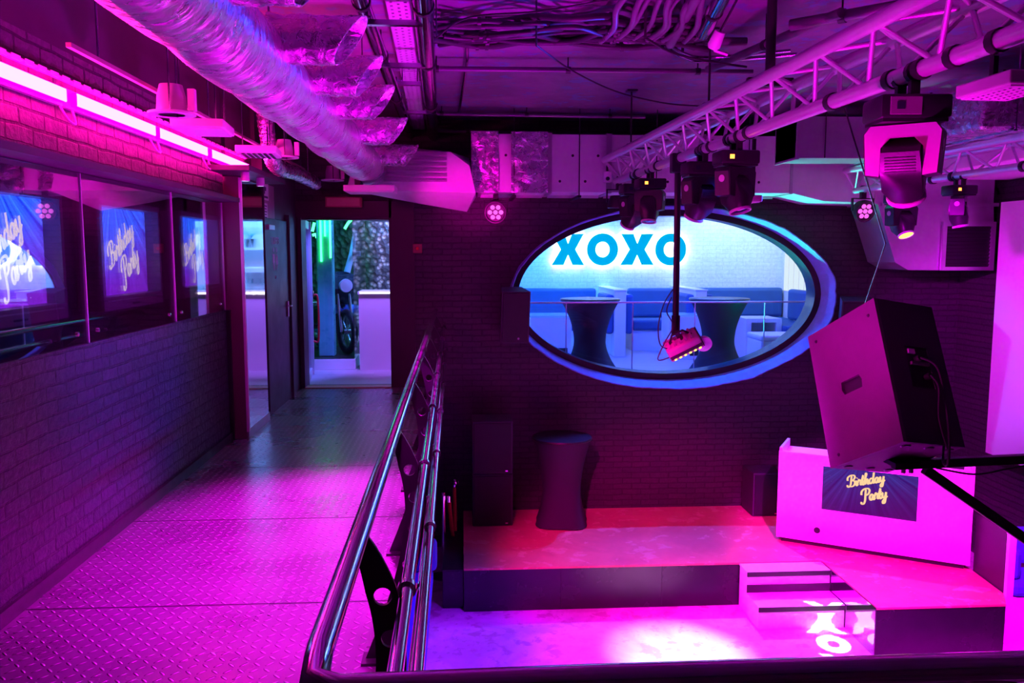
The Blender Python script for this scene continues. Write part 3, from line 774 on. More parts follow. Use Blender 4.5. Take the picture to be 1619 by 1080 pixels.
# cocktail tables standing right behind the pane
def hourglass(name, label, loc, H, rt, rw, rb, group, legs=0.0):
    t = thing(name, label, 'table', loc, (0, 0, random.random()), group)
    prof = []
    for k in range(25):
        z = k/24; zw = .43
        r = rw+(rt-rw)*((z-zw)/(1-zw))**1.9 if z > zw else rw+(rb-rw)*((zw-z)/zw)**1.7
        prof.append((r, .01+z*(H-.03)))
    m = MB(); seg = 32; rings = []
    for r, z in prof:
        q = []
        for k in range(seg):
            a = 2*PI*k/seg; f = 1+.10*math.cos(4*a)*max(0, (1-z/H*1.6))
            q.append(m.bm.verts.new((r*f*math.cos(a), r*f*math.sin(a), z)))
        rings.append(q)
    for a, b in zip(rings, rings[1:]):
        for k in range(seg): m.bm.faces.new((a[k], a[(k+1) % seg], b[(k+1) % seg], b[k]))
    m.build('stretch_cover', 'black_fabric', t, 60)
    MB().lathe([(0, H-.03), (rt, H-.03), (rt+.008, H-.015), (rt, H), (0, H)], 40).build('table_top', 'black', t, 40)
    for k in range(4):
        a = PI/2*k; MB().lathe([(0, 0), (.03, 0), (.03, .03), (0, .03)], 10, Matrix.Translation((rb*.98*math.cos(a), rb*.98*math.sin(a), 0))).build('foot', 'black', t)
    return t
for lab, pxx in (('black covered cocktail table seen left in the oval', 933), ('black covered cocktail table seen right in the oval, behind the pole', 1137)):
    c = aty(pxx, 480, 11.0)
    hourglass('cocktail_table', lab, (c.x, 11.0, 0), 1.02, .40, .215, .40, 'covered tables behind the oval pane')
t = thing('glass_balustrade', 'glass balustrade with thin purple rail behind the oval pane', 'balustrade', (.4, 10.5, 0))
MB().box((0, -.02, .985), (5.1, .02, 1.005)).build('top_rail', 'galv_light', t)
xs = [0]+[aty(px, 520, 10.5).x-.4 for px in (895, 1000, 1098, 1208)]+[5.1]
for a, b in zip(xs, xs[1:]):
    MB().box((a+.006, -.004, .04), (b-.006, .004, .985)).build('pane', 'clear_glass', t)
    MB().box((b-.006, -.006, .0), (b+.006, .006, .985)).build('divider', 'galv_light', t)

# ================================================================ BALCONY RAILING
RZ = .96
t = thing('balcony_railing', 'polished steel balcony railing with curved drilled posts along the walkway', 'railing', (-.34, 1.25, 0))
ra = [V((-.345, 9.93, RZ-.06)), V((-.315, 9.86, RZ-.01)), V((-.305, 9.7, RZ))]
rail_pts = [V((-.305+.06*(9.7-y)/8.4, y, RZ)) for y in (9.7, 8, 6, 4, 2, 1.35)]
MB().tube(ra+rail_pts[1:]+[V((-.235, 1.24, RZ)), V((-.19, 1.215, RZ)), V((.2, 1.222, RZ)), V((3.1, 1.225, RZ))], .0245, 14).build('handrail', 'chrome', t, 60, True)
for nm, x0, x1, z in (('mid_rail', -.135, -.21, .80), ('mid_rail', -.115, -.19, .55), ('mid_rail', -.155, -.22, .30)):
    MB().tube([(x1, 9.8, z), (x0, 1.25, z), (x0+.03, 1.23, z), (3.1, 1.31, z)], .017, 12).build(nm, 'chrome', t, 60, True)
cl = catmull([(-.262, .945, 0), (-.225, .86, 0), (-.192, .74, 0), (-.183, .6, 0), (-.205, .43, 0), (-.265, .22, 0), (-.35, .0, 0)], 6)
wd = lambda i: .018+.02*min(1, i/9.0)
L, R_ = [], []
for i, p in enumerate(cl):
    tt = (cl[min(i+1, len(cl)-1)]-cl[max(i-1, 0)]).normalized(); nn = V((-tt.y, tt.x, 0))*wd(i)
    L.append(((p+nn).x, (p+nn).y)); R_.append(((p-nn).x, (p-nn).y))
holes = [ellipse(cl[i].x, cl[i].y, .023, .023, 20) for i in (10, 15, 20, 25, 30)]
def pmesh(): return MB().prism(L+R_[::-1], -.006, .006, 'y', holes).box((-.40, -.05, .0), (-.31, .05, .012))
for k in range(7):
    y = 1.98+1.2*k
    m = pmesh().xf(Matrix.Translation((-.055*k/6, y, 0)))
    po = m.build('post', 'black', t, None, True)
    for x0, z in ((-.135-.075*(y-1.25)/8.5, .80), (-.115-.075*(y-1.25)/8.5, .55), (-.155-.065*(y-1.25)/8.5, .30)):
        MB().tube([(x0, y-.012, z), (x0, y+.012, z)], .024, 12).xf(Matrix.Translation(-V(t.location))).build('rail_collar', 'chrome', po, 60)
for k in range(2):
    m = pmesh().xf(Matrix.Translation((.9+1.2*k, 1.0, 0)) @ Matrix.Rotation(-PI/2, 4, 'Z'))
    m.build('post', 'black', t, None, True)

# ================================================================ STAGE AND STEPS
b0, b1, b2 = atz(733, 899, ZS), atz(1180, 890, ZS), atz(1305, 890, ZS)
e0, e1 = atz(1385, 962, ZS), atz(1590, 955, ZS)
YF, YE, XE = (b0.y+b1.y)/2, (e0.y+e1.y)/2, (b2.x+e0.x)/2
t = thing('stage', 'low stage with worn red-lit top and black gloss fascia', 'stage', (0, YF, ZD))
q0_, q1_ = atz(1586, 938, ZS), atz(1535, 900, ZS)
prof = [(0, YF), (XE, YF), (XE, YE), (e1.x, YE), (q0_.x, q0_.y), (q1_.x, q1_.y), (q1_.x, WY-.005), (0, WY-.005)]
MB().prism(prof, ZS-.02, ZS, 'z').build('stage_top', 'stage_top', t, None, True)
MB().prism([(x, y+.008) if y < WY-.1 else (x, y) for x, y in prof], ZD, ZS-.02, 'z').build('fascia', 'stage_face', t, None, True)
m = MB()
for x0 in (1.0, 2.05): m.box((x0-.003, YF+.003, ZD+.02), (x0+.003, YF+.01, ZS-.03))
m.build('fascia_joint', 'black', t, None, True)
MB().box((XE-.012, YE, ZD+.002), (XE-.003, YF-.01, ZS-.005)).build('mirror_side', 'mirror_dark', t, None, True)['label'] = 'mirrored side cheek'
t = thing('stage_ramp_box', 'lower black box against the left end of the stage', 'box', (-.22, YF+.1, ZD))
MB().box((0, 0, 0), (.215, 1.2, .40), None, .004).build('box', 'stage_face', t); MB().box((-.003, -.003, .40), (.217, 1.2, .415)).build('lid', 'black', t)
# two-step unit
t = thing('stage_steps', 'two-step pink lit stair block against the stage', 'steps', (2.86, YF-.02, ZD))
sx1 = XE-.02-2.86; H = ZS-ZD
MB().prism([(0, 0), (0, H-.02), (-.22, H-.02), (-.22, H*.48), (-.56, H*.48), (-.56, 0)], 0, sx1, 'x').build('carcass', 'white', t)
for y0, y1, z in ((-.235, -.0, H-.02), (-.575, -.222, H*.48)):
    MB().box((-.006, y0, z), (sx1, y1, z+.016)).build('tread', 'white', t)
    MB().box((-.007, y0-.008, z-.03), (sx1, y0, z+.017)).build('nosing', 'black', t)
MB().box((-.002, -.228, H*.48+.017), (sx1, -.221, H*.48+.10)).build('riser_band', 'black', t)

# ================================================================ DJ BOOTH
p0, p1 = atz(1227, 848, ZS+.05), atz(1533, 895, ZS+.05)
ang = math.atan2(p1.y-p0.y, p1.x-p0.x); L0 = (p1-p0).length
t = thing('dj_booth', 'white dj booth with a lit slide screen in its front', 'booth', (p0.x, p0.y, ZS), (0, 0, ang))
BH = 1.02
MB().box((.05, .03, .0), (L0-.05, .5, .05)).build('plinth', 'black', t)
sw0, sw1, sz0, sz1 = L0*.245, L0*.735, .43, .91
m = MB().prism([(0, .05), (L0, .05), (L0, BH), (0, BH)], 0, .03, 'y', [[(sw0, sz0), (sw1, sz0), (sw1, sz1), (sw0, sz1)]]); m.build('front_panel', 'white', t)
for x0 in (0, L0-.03): MB().box((x0, .03, .05), (x0+.03, .55, BH+.04)).build('side_panel', 'white', t)
MB().box((.03, .06, BH-.08), (L0-.03, .55, BH-.05)).build('desk', 'white', t)
MB().box((0, -.004, BH-.02), (L0, .034, BH+.006)).build('top_edge', 'white', t)
MB().lathe([(0, 0), (.03, 0), (.034, .008), (0, .006)], 18, Matrix.Translation((L0*.226, -.0, .19)) @ Matrix.Rotation(PI/2, 4, 'X')).build('cable_port', 'black', t)
m = MB().prism([(sw0-.012, sz0-.012), (sw1+.012, sz0-.012), (sw1+.012, sz1+.012), (sw0-.012, sz1+.012)], -.004, .0, 'y', [[(sw0, sz0), (sw1, sz0), (sw1, sz1), (sw0, sz1)]])
scp = m.build('screen_surround', 'white', t)
sc_ = uvquad('screen', 'screen_booth', t, (sw0, .012, sz0), (sw1, .012, sz0), (sw1, .012, sz1), (sw0, .012, sz1))
cx, cz = (sw0+sw1)/2, (sz0+sz1)/2
lettering([('Birthday', .056, -.20, .00, .30), ('Party', .060, -.055, -.135, .30)], .14, lambda u, v, d: V((cx+u, .012-d, cz+v+.04))).build('lettering', 'letter_gold', sc_)
# mixer with lit buttons
t = thing('dj_mixer', 'small dj mixer with glowing amber buttons on the booth right end', 'mixer', tuple((p0+(p1-p0)*.88+V((.1, .22, BH-.04-.05)))), (0, 0, ang))
MB().box((-.16, -.13, .0), (.16, .13, .07), None, .008).build('case', 'black', t)
m = MB().box((-.12, -.12, .07), (-.06, -.08, .085)).box((.0, -.12, .07), (.05, -.07, .088)).box((.07, -.05, .07), (.1, -.02, .08)); m.build('button', 'amber', t)
m = MB()
for k in range(4): m.tube([(-.11+.07*k, .05, .07), (-.11+.07*k, .05, .1)], .014, 8)
m.build('knob', 'chrome', t, 60)

# ================================================================ STAGE FURNITURE
def box_speaker(name, label, loc, w, d, h, rot=(0, 0, 0), group=None, mat='speaker_dark', grille=True):
    t = thing(name, label, 'speaker', loc, rot, group)
    MB().box((-w/2, -d/2, 0), (w/2, d/2, h), None, .012).build('cabinet', mat, t)
    if grille:
        MB().box((-w/2+.02, -d/2-.014, .02), (w/2-.02, -d/2, h-.02), None, .006).build('grille', 'grille_dark', t)
        MB().box((w/2-.09, -d/2-.016, .03), (w/2-.06, -d/2-.012, .045)).build('badge', 'chrome', t)
    return t
p = atz(779, 834, ZS); p.y = 9.62
p = aty(779, 834, 9.4)
hs = (aty(779, 666, 9.4).z-ZS)/2
for lab, z in (('lower of two stacked black subwoofers on stage left', ZS), ('upper of two stacked black subwoofers on stage left', ZS+hs)):
    box_speaker('subwoofer', lab, (p.x, 9.62, z), .475, .45, hs-.004, (0, 0, 0), 'stacked subwoofers')
p = atz(892, 838, ZS)
hourglass('cocktail_table', 'black covered cocktail table standing on the stage by the brick wall', (p.x, p.y+.28, ZS), aty(892, 690, p.y+.28).z-ZS, .35, .235, .33, None)
p = aty(1203, 805, 9.75)
box_speaker('subwoofer', 'black subwoofer box on stage behind the booth, under the oval', (p.x, 9.75, ZS), .36, .40, .54)
t = thing('side_partition', 'dark purple partition panel between the booth and the blue sofa', 'partition', (q0_.x, q0_.y, ZD))
dv = (q1_-q0_); nv = V((dv.y, -dv.x, 0)).normalized()
cp = [q0_+nv*.012+dv*.05, q0_+nv*.012+dv*.97, q0_+nv*.06+dv*.97, q0_+nv*.06+dv*.05]
zt_c = aty(1590, 843, q0_.y).z
MB().prism([(p_.x, p_.y) for p_ in cp], ZD, zt_c, 'z').build('body', 'dark_wall', t, None, True)
MB().prism([(p_.x, p_.y) for p_ in cp], zt_c, zt_c+.02, 'z').build('top', 'black', t, None, True)
# wall speakers beside the oval
def tilt_speaker(name, label, c, w, d, h, yaw, tilt):
    t = thing(name, label, 'speaker', tuple(c), (math.radians(tilt), 0, math.radians(yaw)), 'wall speakers beside the oval')
    MB().prism([(-w/2, -d/2), (w/2, -d/2), (w*.36, d/2), (-w*.36, d/2)], -h/2, h/2, 'z').build('cabinet', 'speaker_dark', t)
    MB().box((-w/2+.015, -d/2-.012, -h/2+.015), (w/2-.015, -d/2, h/2-.015), None, .005).build('grille', 'grille_dark', t)
    MB().lathe([(0, 0), (.014, 0), (0, .004)], 10, Matrix.Translation((w*.12, -d/2-.013, -h/2+.06)) @ Matrix.Rotation(PI/2, 4, 'X')).build('badge', 'pink_body', t)
    MB().box((-.04, d/2-.02, -.05), (.04, d/2+.12, .05)).build('wall_bracket', 'black', t)
    return t
tilt_speaker('wall_speaker', 'black wall speaker overlapping the left tip of the oval', aty(811, 498, 9.72), .34, .3, .62, 8, 9)
tilt_speaker('wall_speaker', 'black wall speaker right of the oval, mostly behind the hanging loudspeaker', aty(1352, 520, 9.72), .46, .3, .75, -8, 9)
# rope stanchion
p = atz(702, 912, ZD)
for lab, c, rot in (('chrome rope stanchion left of the stage', p, 0), ('second chrome stanchion close behind the first', p+V((.13, .55, 0)), 1)):
    t = thing('rope_stanchion', lab, 'stanchion', (c.x, c.y, ZD), (0, 0, rot), 'rope stanchions left of the stage')
    MB().lathe([(0, 0), (.15, 0), (.15, .012), (.06, .035), (.03, .04), (0, .04)], 28).build('base', 'chrome', t, 40)
    MB().lathe([(.022, .04), (.022, .9), (.034, .905), (.034, .95), (.02, .96), (.025, .985), (0, 1.0)], 18).build('pole', 'chrome', t, 40)
    m = MB()
    for a in (0, PI/2): m.tube([(.034*math.cos(a), .034*math.sin(a), .93), (.06*math.cos(a), .06*math.sin(a), .945), (.062*math.cos(a), .062*math.sin(a), .915)], .005, 6)
    m.build('rope_hook', 'chrome', t, 60)
t = thing('barrier_rope', 'red velvet rope sagging between the two stanchions', 'rope', (p.x, p.y, ZD))
a, b = V((p.x+.06, p.y+.04, ZD+.92)), V((p.x+.12, p.y+.5, ZD+.92))
MB().tube(catmull([a, a*.75+b*.25-V((-.02, 0, .45)), a*.5+b*.5-V((-.03, 0, .58)), a*.25+b*.75-V((-.02, 0, .45)), b], 6), .022, 10).build('rope', 'rope', t, 60, True)
MB().tube([a+V((0, 0, .01)), a-V((0, 0, .06))], .026, 10).build('rope_end', 'chrome', t, 60, True)
MB().tube([b+V((0, 0, .01)), b-V((0, 0, .06))], .026, 10).build('rope_end', 'chrome', t, 60, True)
# blue sofa under the walkway
t = thing('sofa', 'blue velvet sofa end peeking out under the walkway edge', 'sofa', (-1.1, 5.8, ZD))
MB().box((0, 0, .06), (.76, 2.1, .42), None, .01).build('plinth', 'sofa_white', t)
MB().box((0, 0, .42), (.80, 2.08, .58), None, .05).build('seat_cushion', 'blue_velvet', t)
MB().box((.0, .0, .58), (.2, 2.08, 1.05), None, .06).build('backrest', 'blue_velvet', t)
MB().box((.12, 1.9, .58), (.84, 2.1, .88), None, .05).build('armrest', 'blue_velvet', t)
# blue booth sofa at the right edge with white end panel
q = V((q0_.x-.01, q0_.y, ZD)); an_ = math.atan2(nv.y, nv.x)
t = thing('partition_panel', 'narrow white end panel left of the blue sofa at the right edge', 'panel', (q.x, q.y-.06, ZD), (0, 0, an_))
MB().box((0, 0, 0), (.062, .05, zt_c-ZD)).build('panel', 'white_matt', t); MB().box((-.004, -.004, zt_c-ZD), (.066, .054, zt_c-ZD+.015)).build('cap', 'white', t)
t = thing('sofa', 'dark blue velvet sofa with white base at the right picture edge', 'sofa', (q.x+.085, q.y+.0, ZD), (0, 0, an_))
MB().box((0, .0, 0), (.88, .60, .42)).build('plinth', 'white_matt', t)
MB().box((0, -.03, .42), (.88, .40, .58), None, .05).build('seat_cushion', 'blue_velvet', t)
MB().box((0, .40, .58), (.88, .60, .93), None, .06).build('backrest', 'blue_velvet', t)
MB().box((0, .0, .58), (.10, .40, .88), None, .05).build('armrest', 'blue_velvet', t)
# white panel on the right wall
a = atx(1558, 715, XR-.25)
t = thing('wall_panel', 'tall white panel along the right wall glowing magenta', 'panel', (XR-.25, a.y-3.0, a.z))
tz = atx(1582, 320, XR-.25).z
MB().box((0, 0, 0), (.06, 3.0, tz-a.z)).build('board', 'white_matt', t)
m = MB().box((.06, .2, .2), (.25, .28, .3)).box((.06, 2.6, .2), (.25, 2.68, .3)).box((.06, 2.6, tz-a.z-.3), (.25, 2.68, tz-a.z-.2)); m.build('batten', 'black', t)
a = aty(1604, 690, 6.9)
t = thing('curtain', 'dark drape hanging at the far right picture edge', 'curtain', (5.35, 6.9, .0))
m = MB(); pts = []
for k in range(40):
    u = k/39; pts.append((u*.75, .04*math.sin(u*34)))
m.prism(pts+[(x, y+.012) for x, y in pts[::-1]], -.75, 1.35, 'z'); m.build('cloth', 'black_fabric', t, 60)
MB().tube([(-.02, 0, 1.36), (.8, 0, 1.36)], .014, 8).build('curtain_rod', 'black', t, 60)

# ================================================================ BIG HANGING LOUDSPEAKER
RM = Matrix.Rotation(.318, 4, 'Z') @ Matrix.Rotation(-.485, 4, 'X') @ Matrix.Rotation(.167, 4, 'Y')
t = thing('hanging_loudspeaker', 'big tilted loudspeaker hung in front of the dj booth', 'speaker', (2.161, 4.083, .934), RM.to_euler())
cw, cd, ch = .37, .515, .745
m = MB().prism([(-cd/2, -ch/2), (cd/2, -ch/2), (cd/2, ch/2), (-cd/2, ch/2)], -cw/2, -cw/2+.02, 'x', [[(-.07, -.035), (.06, -.035), (.075, -.005), (.07, .035), (-.06, .035), (-.075, .005)]])
m.box((-cw/2+.07, -.1, -.06), (-cw/2+.075, .1, .06))
m.build('side_panel', 'speaker', t)
MB().box((-cw/2+.02, -cd/2+.012, -ch/2), (cw/2, cd/2, ch/2), None, .006).build('cabinet', 'speaker', t)
MB().box((-cw/2+.045, -.09, -.05), (-cw/2+.019, .09, .05)).build('handle_recess', 'black', t)
MB().prism([(-cw/2+.02, -ch/2), (cw/2, -ch/2), (cw/2, ch/2), (-cw/2+.02, ch/2)], -cd/2, -cd/2+.012, 'y', [[(-.055, -.085), (.085, -.085), (.085, .13), (-.055, .13)]]).build('rear_panel', 'speaker_dark', t)
r_ = MB().box((-.055, -cd/2+.004, -.085), (.085, -cd/2+.012, .13)).build('connector_plate', 'black', t)
MB().box((-.04, -cd/2-.006, .09), (.0, -cd/2+.004, .115)).build('label_plate', 'white', r_)
MB().box((-.04, -cd/2-.012, .03), (.07, -cd/2+.004, .045)).build('cross_bar', 'speaker', r_)
m = MB(); m.tube([(.0, -cd/2+.0, .06), (.0, -cd/2-.03, .06)], .016, 10).tube([(.04, -cd/2, -.03), (.04, -cd/2-.03, -.03)], .016, 10); m.build('plug', 'black', r_, 50)
MB().tube(catmull([(.0, -cd/2-.03, .06), (.06, -cd/2-.06, .0), (.08, -cd/2-.04, -.18), (.04, -cd/2-.05, -.36), (.03, -cd/2-.02, -.47), (.06, -cd/2+.03, -.44), (.06, -cd/2-.0, -.36)], 6), .006, 8).build('lead', 'cable', t, 60)
MB().tube(catmull([(.04, -cd/2-.03, -.03), (.05, -cd/2-.05, -.1), (.03, -cd/2-.03, -.25), (.04, -cd/2-.03, -.40)], 6), .005, 8).build('lead', 'cable', t, 60)
for x0 in (-.12, .02, .14):
    for y0 in (-.2, .2): MB().lathe([(0, 0), (.026, 0), (.02, -.006), (0, -.006)], 12, Matrix.Translation((x0, y0, -ch/2))).build('bottom_insert', 'black', t)
for y0, z0 in ((.2, .32), (.18, -.32), (-.2, .3)): MB().lathe([(0, 0), (.01, 0), (.007, .004), (0, .004)], 10, Matrix.Translation((-cw/2, y0, z0)) @ Matrix.Rotation(-PI/2, 4, 'Y')).build('side_screw', 'black', t)
MB().box((-cw/2+.02, cd/2, -ch/2+.02), (cw/2-.02, cd/2+.012, ch/2-.02), None, .004).build('grille', 'grille_dark', t)
mm_ = t.matrix_basis
# bracket arms from the right
b0_ = aty(1412, 735, 3.9); b1_ = aty(1700, 722, 3.9); b2_ = aty(1462, 742, 3.92); b3_ = aty(1680, 893, 3.92)
t = thing('speaker_bracket', 'black two-arm steel bracket reaching from the right picture edge to the loudspeaker', 'bracket', tuple(b1_))
def bar(m, a, b, w, h):
    d = (b-a); L = d.length; q = d.to_track_quat('X', 'Z').to_matrix().to_4x4()
    m.box((0, -w/2, -h/2), (L, w/2, h/2), Matrix.Translation(a) @ q, .004)
m = MB(); bar(m, b0_, b1_, .045, .045); m.build('arm', 'black', t, None, True)
m = MB(); bar(m, b2_, b3_, .04, .05); m.build('brace', 'black', t, None, True)
m = MB().box((b0_.x-.02, 3.84, b0_.z), (b0_.x+.12, 3.99, b0_.z+.022)); m.build('mount_plate', 'black', t, None, True)
m = MB()
for q in (.06, .1): m.tube([(b0_.x+q, 3.91, b0_.z-.045), (b0_.x+q, 3.91, b0_.z+.04)], .012, 8)
m.build('bolt', 'galv', t, 60, True)
MB().tube(catmull([aty(1480, 740, 3.87), aty(1540, 750, 3.87), aty(1590, 742, 3.87), aty(1640, 733, 3.87)], 6), .005, 6).build('cable', 'cable', t, 60, True)
wl = thing('bracket_post', 'dark steel post at the right that carries the speaker bracket', 'post', (b1_.x+.03, 3.9, ZD))
MB().box((0, -.08, 0), (.12, .08, ZC-ZD)).build('post', 'black', wl); MB().box((-.02, -.15, 0), (.2, .15, .02)).build('base_plate', 'black', wl)
wt, wb = aty(1402, 345, 4.15), mm_ @ V((-.02, .05, ch/2))
t = thing('suspension_wire', 'thin wire holding up the big loudspeaker', 'wire', tuple(wb))
MB().tube([wb, aty(1400, 385, 4.2), (1.96, 4.2, 2.37)], .004, 6).build('wire', 'pipe_steel', t, 60, True)
MB().tube([wb+V((.012*math.cos(a), 0, .012*math.sin(a))) for a in [2*PI*k/10 for k in range(10)]], .004, 6, True).build('eye_bolt', 'pipe_steel', t, 60, True)

# ================================================================ TRUSSES
def truss_c(Y): return 2.0-.048*(Y-3.0)
def truss(label, x0, y0, y1, zt, zb, hw, rc):
    rot = math.atan(.048); c0 = x0
    t = thing('lighting_truss', label, 'truss', (c0, y0, 0), (0, 0, rot), 'triangular lighting trusses')
    L = (y1-y0)/math.cos(rot)
    ch = ((-hw, zt), (hw, zt), (0, zb))
    for x, z in ch:
        c = MB().tube([(x, 0, z), (x, L, z)], rc, 14).build('chord', 'alu', t, 60)
    n = int(L/.27)
    for (a, b) in ((0, 2), (2, 1), (0, 1)):
        A, B = ch[a], ch[b]
        for k in range(n):
            ya, yb = L*k/n, L*(k+1)/n
            p, q = ((A, B) if k % 2 == 0 else (B, A))
            MB().tube([(p[0], ya, p[1]), (q[0], yb, q[1])], rc*.33, 8).build('brace', 'alu', t, 60)
    for yy in (0, L):
        for a, b in ((0, 1), (1, 2), (2, 0)):
            MB().tube([(ch[a][0], yy, ch[a][1]), (ch[b][0], yy, ch[b][1])], rc*.5, 8).build('end_strut', 'alu', t, 60)
    return t, L
T1, L1 = truss('main truss crossing the upper right of the picture, nearest and largest', truss_c(1.5), 1.5, 9.12, 2.646, 2.415, .135, .038)
def t2c(Y): return 4.42-.048*(Y-9.12)
T2, L2 = truss('farther truss at the right carrying a small moving light with amber display', t2c(5.4), 5.4, 9.12, 2.545, 2.327, .127, .036)
# pipe clamps on the bottom chord
m_ = None
for k, y in enumerate((3.05, 3.3, 3.52, 3.75, 4.3, 5.4, 5.55, 5.75, 6.1, 6.3, 6.85, 7.5, 8.2)):
    MB().tube([(0, y-1.5-.02, 2.415), (0, y-1.5+.02, 2.415)], .046, 14).build('clamp_ring', 'black', T1, 60)
for y in (6.0, 6.5, 7.4, 7.7, 8.3, 8.5):
    MB().tube([(0, y-5.4-.02, 2.327), (0, y-5.4+.02, 2.327)], .046, 14).build('clamp_ring', 'black', T2, 60)
# truss suspension: rods up to the ceiling
for lab, y, tt in (('thick black drop pipe nearer the camera holding the main truss', 5.05, 1), ('thin drop rod holding the main truss in mid span', 5.9, 0), ('thin drop rod at the far end of the main truss', 8.1, 0)):
    for s in ((-.02, ) if tt else (-.1, )):
        t = thing('drop_rod', lab, 'rod', (truss_c(y)+s, y, 2.5), (0, 0, 0), 'rods holding the main truss')
        MB().tube([(0, 0, .15 if tt else .19), (0, 0, .70)], .03 if tt else .008, 10).build('rod', 'black', t, 60)
        MB().box((-.14 if tt else -.04, -.02, .14), (.14 if tt else .24, .02, .19)).build('yoke_plate', 'black', t)
        MB().box((-.05, -.05, .685), (.05, .05, .7)).build('ceiling_plate', 'black', t)
for lab, y in (('drop rod holding the farther truss above the small moving lights', 7.8), ('drop rod on the farther truss near the right picture edge', 6.8)):
    t = thing('drop_rod', lab, 'rod', (t2c(y), y, 2.45), (0, 0, 0), 'rods holding the farther truss')
    MB().tube([(0, 0, .12), (0, 0, .70)], .012, 8).build('rod', 'black', t, 60); MB().box((-.16, -.03, .13), (.16, .03, .15)).build('yoke_plate', 'black', t)

# ================================================================ STAGE LIGHTS
def moving_head(label, loc, s=1.0, base_yaw=0, yaw=0, tilt=0, disp=False, face='black_plastic', lens='lens', group='moving head lights on the main truss', rot_truss=True):
    t = thing('moving_head_light', label, 'stage light', loc, (0, 0, math.radians(base_yaw)), group)
    sc = Matrix.Diagonal((s, s, s, 1))
    m = MB().box((-.17, -.125, -.19), (.17, .125, -.075), None, .018, 2); m.box((-.155, -.11, -.205), (.155, .11, -.19)).xf(sc).build('base', 'black_plastic', t, 35)
    p = MB().box((-.13, -.132, -.175), (.02, -.124, -.09), None, .003).xf(sc).build('control_panel', 'tv_frame' if face != 'black_plastic' else 'black', t)
    MB().box((-.10, -.1345, -.15), (-.062, -.131, -.115)).xf(sc).build('display', 'amber' if disp else 'lens', p)
    for y_ in (-.075, .075):
        MB().box((-.022, y_-.018, -.08), (.022, y_+.018, -.0)).tube([(0, y_-.018, .035), (0, y_+.018, .035)], .05, 14).xf(sc).build('clamp', 'black', t)
    Ry_ = sc @ Matrix.Rotation(math.radians(yaw), 4, 'Z')
    Y0, PZ = -.212, -.385
    outer = [(-.165, -.45), (-.178, -.25), (-.15, Y0), (.15, Y0), (.178, -.25), (.165, -.45), (.10, -.46), (.098, -.32), (.055, -.275), (-.055, -.275), (-.098, -.32), (-.10, -.46)]
    y = MB().prism(outer, -.075, .075, 'y').xf(Ry_).build('yoke', 'black_plastic', t)
    f = MB().prism([(u*.97, v*.99-.003) for u, v in outer], -.082, -.075, 'y').xf(Ry_).build('yoke_cover', face, y)
    m = MB()
    for x in (-.178, .168): m.lathe([(0, 0), (.03, 0), (.03, .008), (0, .01)], 12, Matrix.Translation((x, 0, -.31)) @ Matrix.Rotation(PI/2, 4, 'Y'))
    m.xf(Ry_).build('badge', 'pink_body', y)
    HM = Ry_ @ Matrix.Translation((0, 0, PZ)) @ Matrix.Rotation(math.radians(tilt), 4, 'X')
    pts = [(sx*.086, sy*.075, .11) for sx in (-1, 1) for sy in (-1, 1)]+[(sx*.094, sy*.1, .02) for sx in (-1, 1) for sy in (-1, 1)]+[(sx*.092, sy*.105, -.10) for sx in (-1, 1) for sy in (-1, 1)]+[(.085*math.cos(2*PI*k/16), .085*math.sin(2*PI*k/16), -.20) for k in range(16)]
    h = MB().hull(pts).xf(HM).build('head', 'black_plastic', t, 30)
    m = MB()
    for k in range(6): m.box((-.07, -.104+.0035*k, .01+.014*k), (.07, -.085+.003*k, .016+.014*k))
    m.xf(HM).build('cooling_fins', 'black', h)
    MB().lathe([(.088, -.19), (.094, -.195), (.094, -.215), (.084, -.215), (.084, -.195)], 20, HM).build('lens_ring', 'pink_body', h, 40)
    MB().lathe([(.0, -.212), (.05, -.208), (.084, -.202)], 20, HM).build('lens', lens, h, 40)
    return t
ty = math.degrees(math.atan(.048))
def on1(y, dx=0): return (truss_c(y)+dx, y, 2.415-.035)
def on2(y, dx=0): return (t2c(y)+dx, y, 2.327-.035)
moving_head('large moving head with pink yoke cover, nearest on the main truss', on1(3.62), .90, ty-8, -32, 40, False, 'pink_body')
moving_head('moving head with amber display just left of the large near one', on1(5.62), .80, ty, 30, -18, True)
moving_head('moving head right beside the hanging pole, beam end turned down left', on1(6.3), .84, ty, 20, 30)
moving_head('moving head with amber display left of the hanging pole', on1(7.75), .78, ty, -30, -12, True)
moving_head('farthest moving head on the main truss, dark and tilted over the letters', on1(8.3), .86, ty, 25, 40)
moving_head('moving head with glowing warm lens on the farther truss', on2(8.2), .85, ty, 10, -28, False, 'black_plastic', 'warm_lens', 'moving head lights on the farther truss')
moving_head('moving head with amber display on the farther truss', on2(7.3), .72, ty, 50, -10, True, 'black_plastic', 'lens', 'moving head lights on the farther truss')
moving_head('dark moving head cut by the right picture edge on the farther truss', on2(6.3, .1), .75, ty, 0, 20, False, 'black_plastic', 'lens', 'moving head lights on the farther truss')
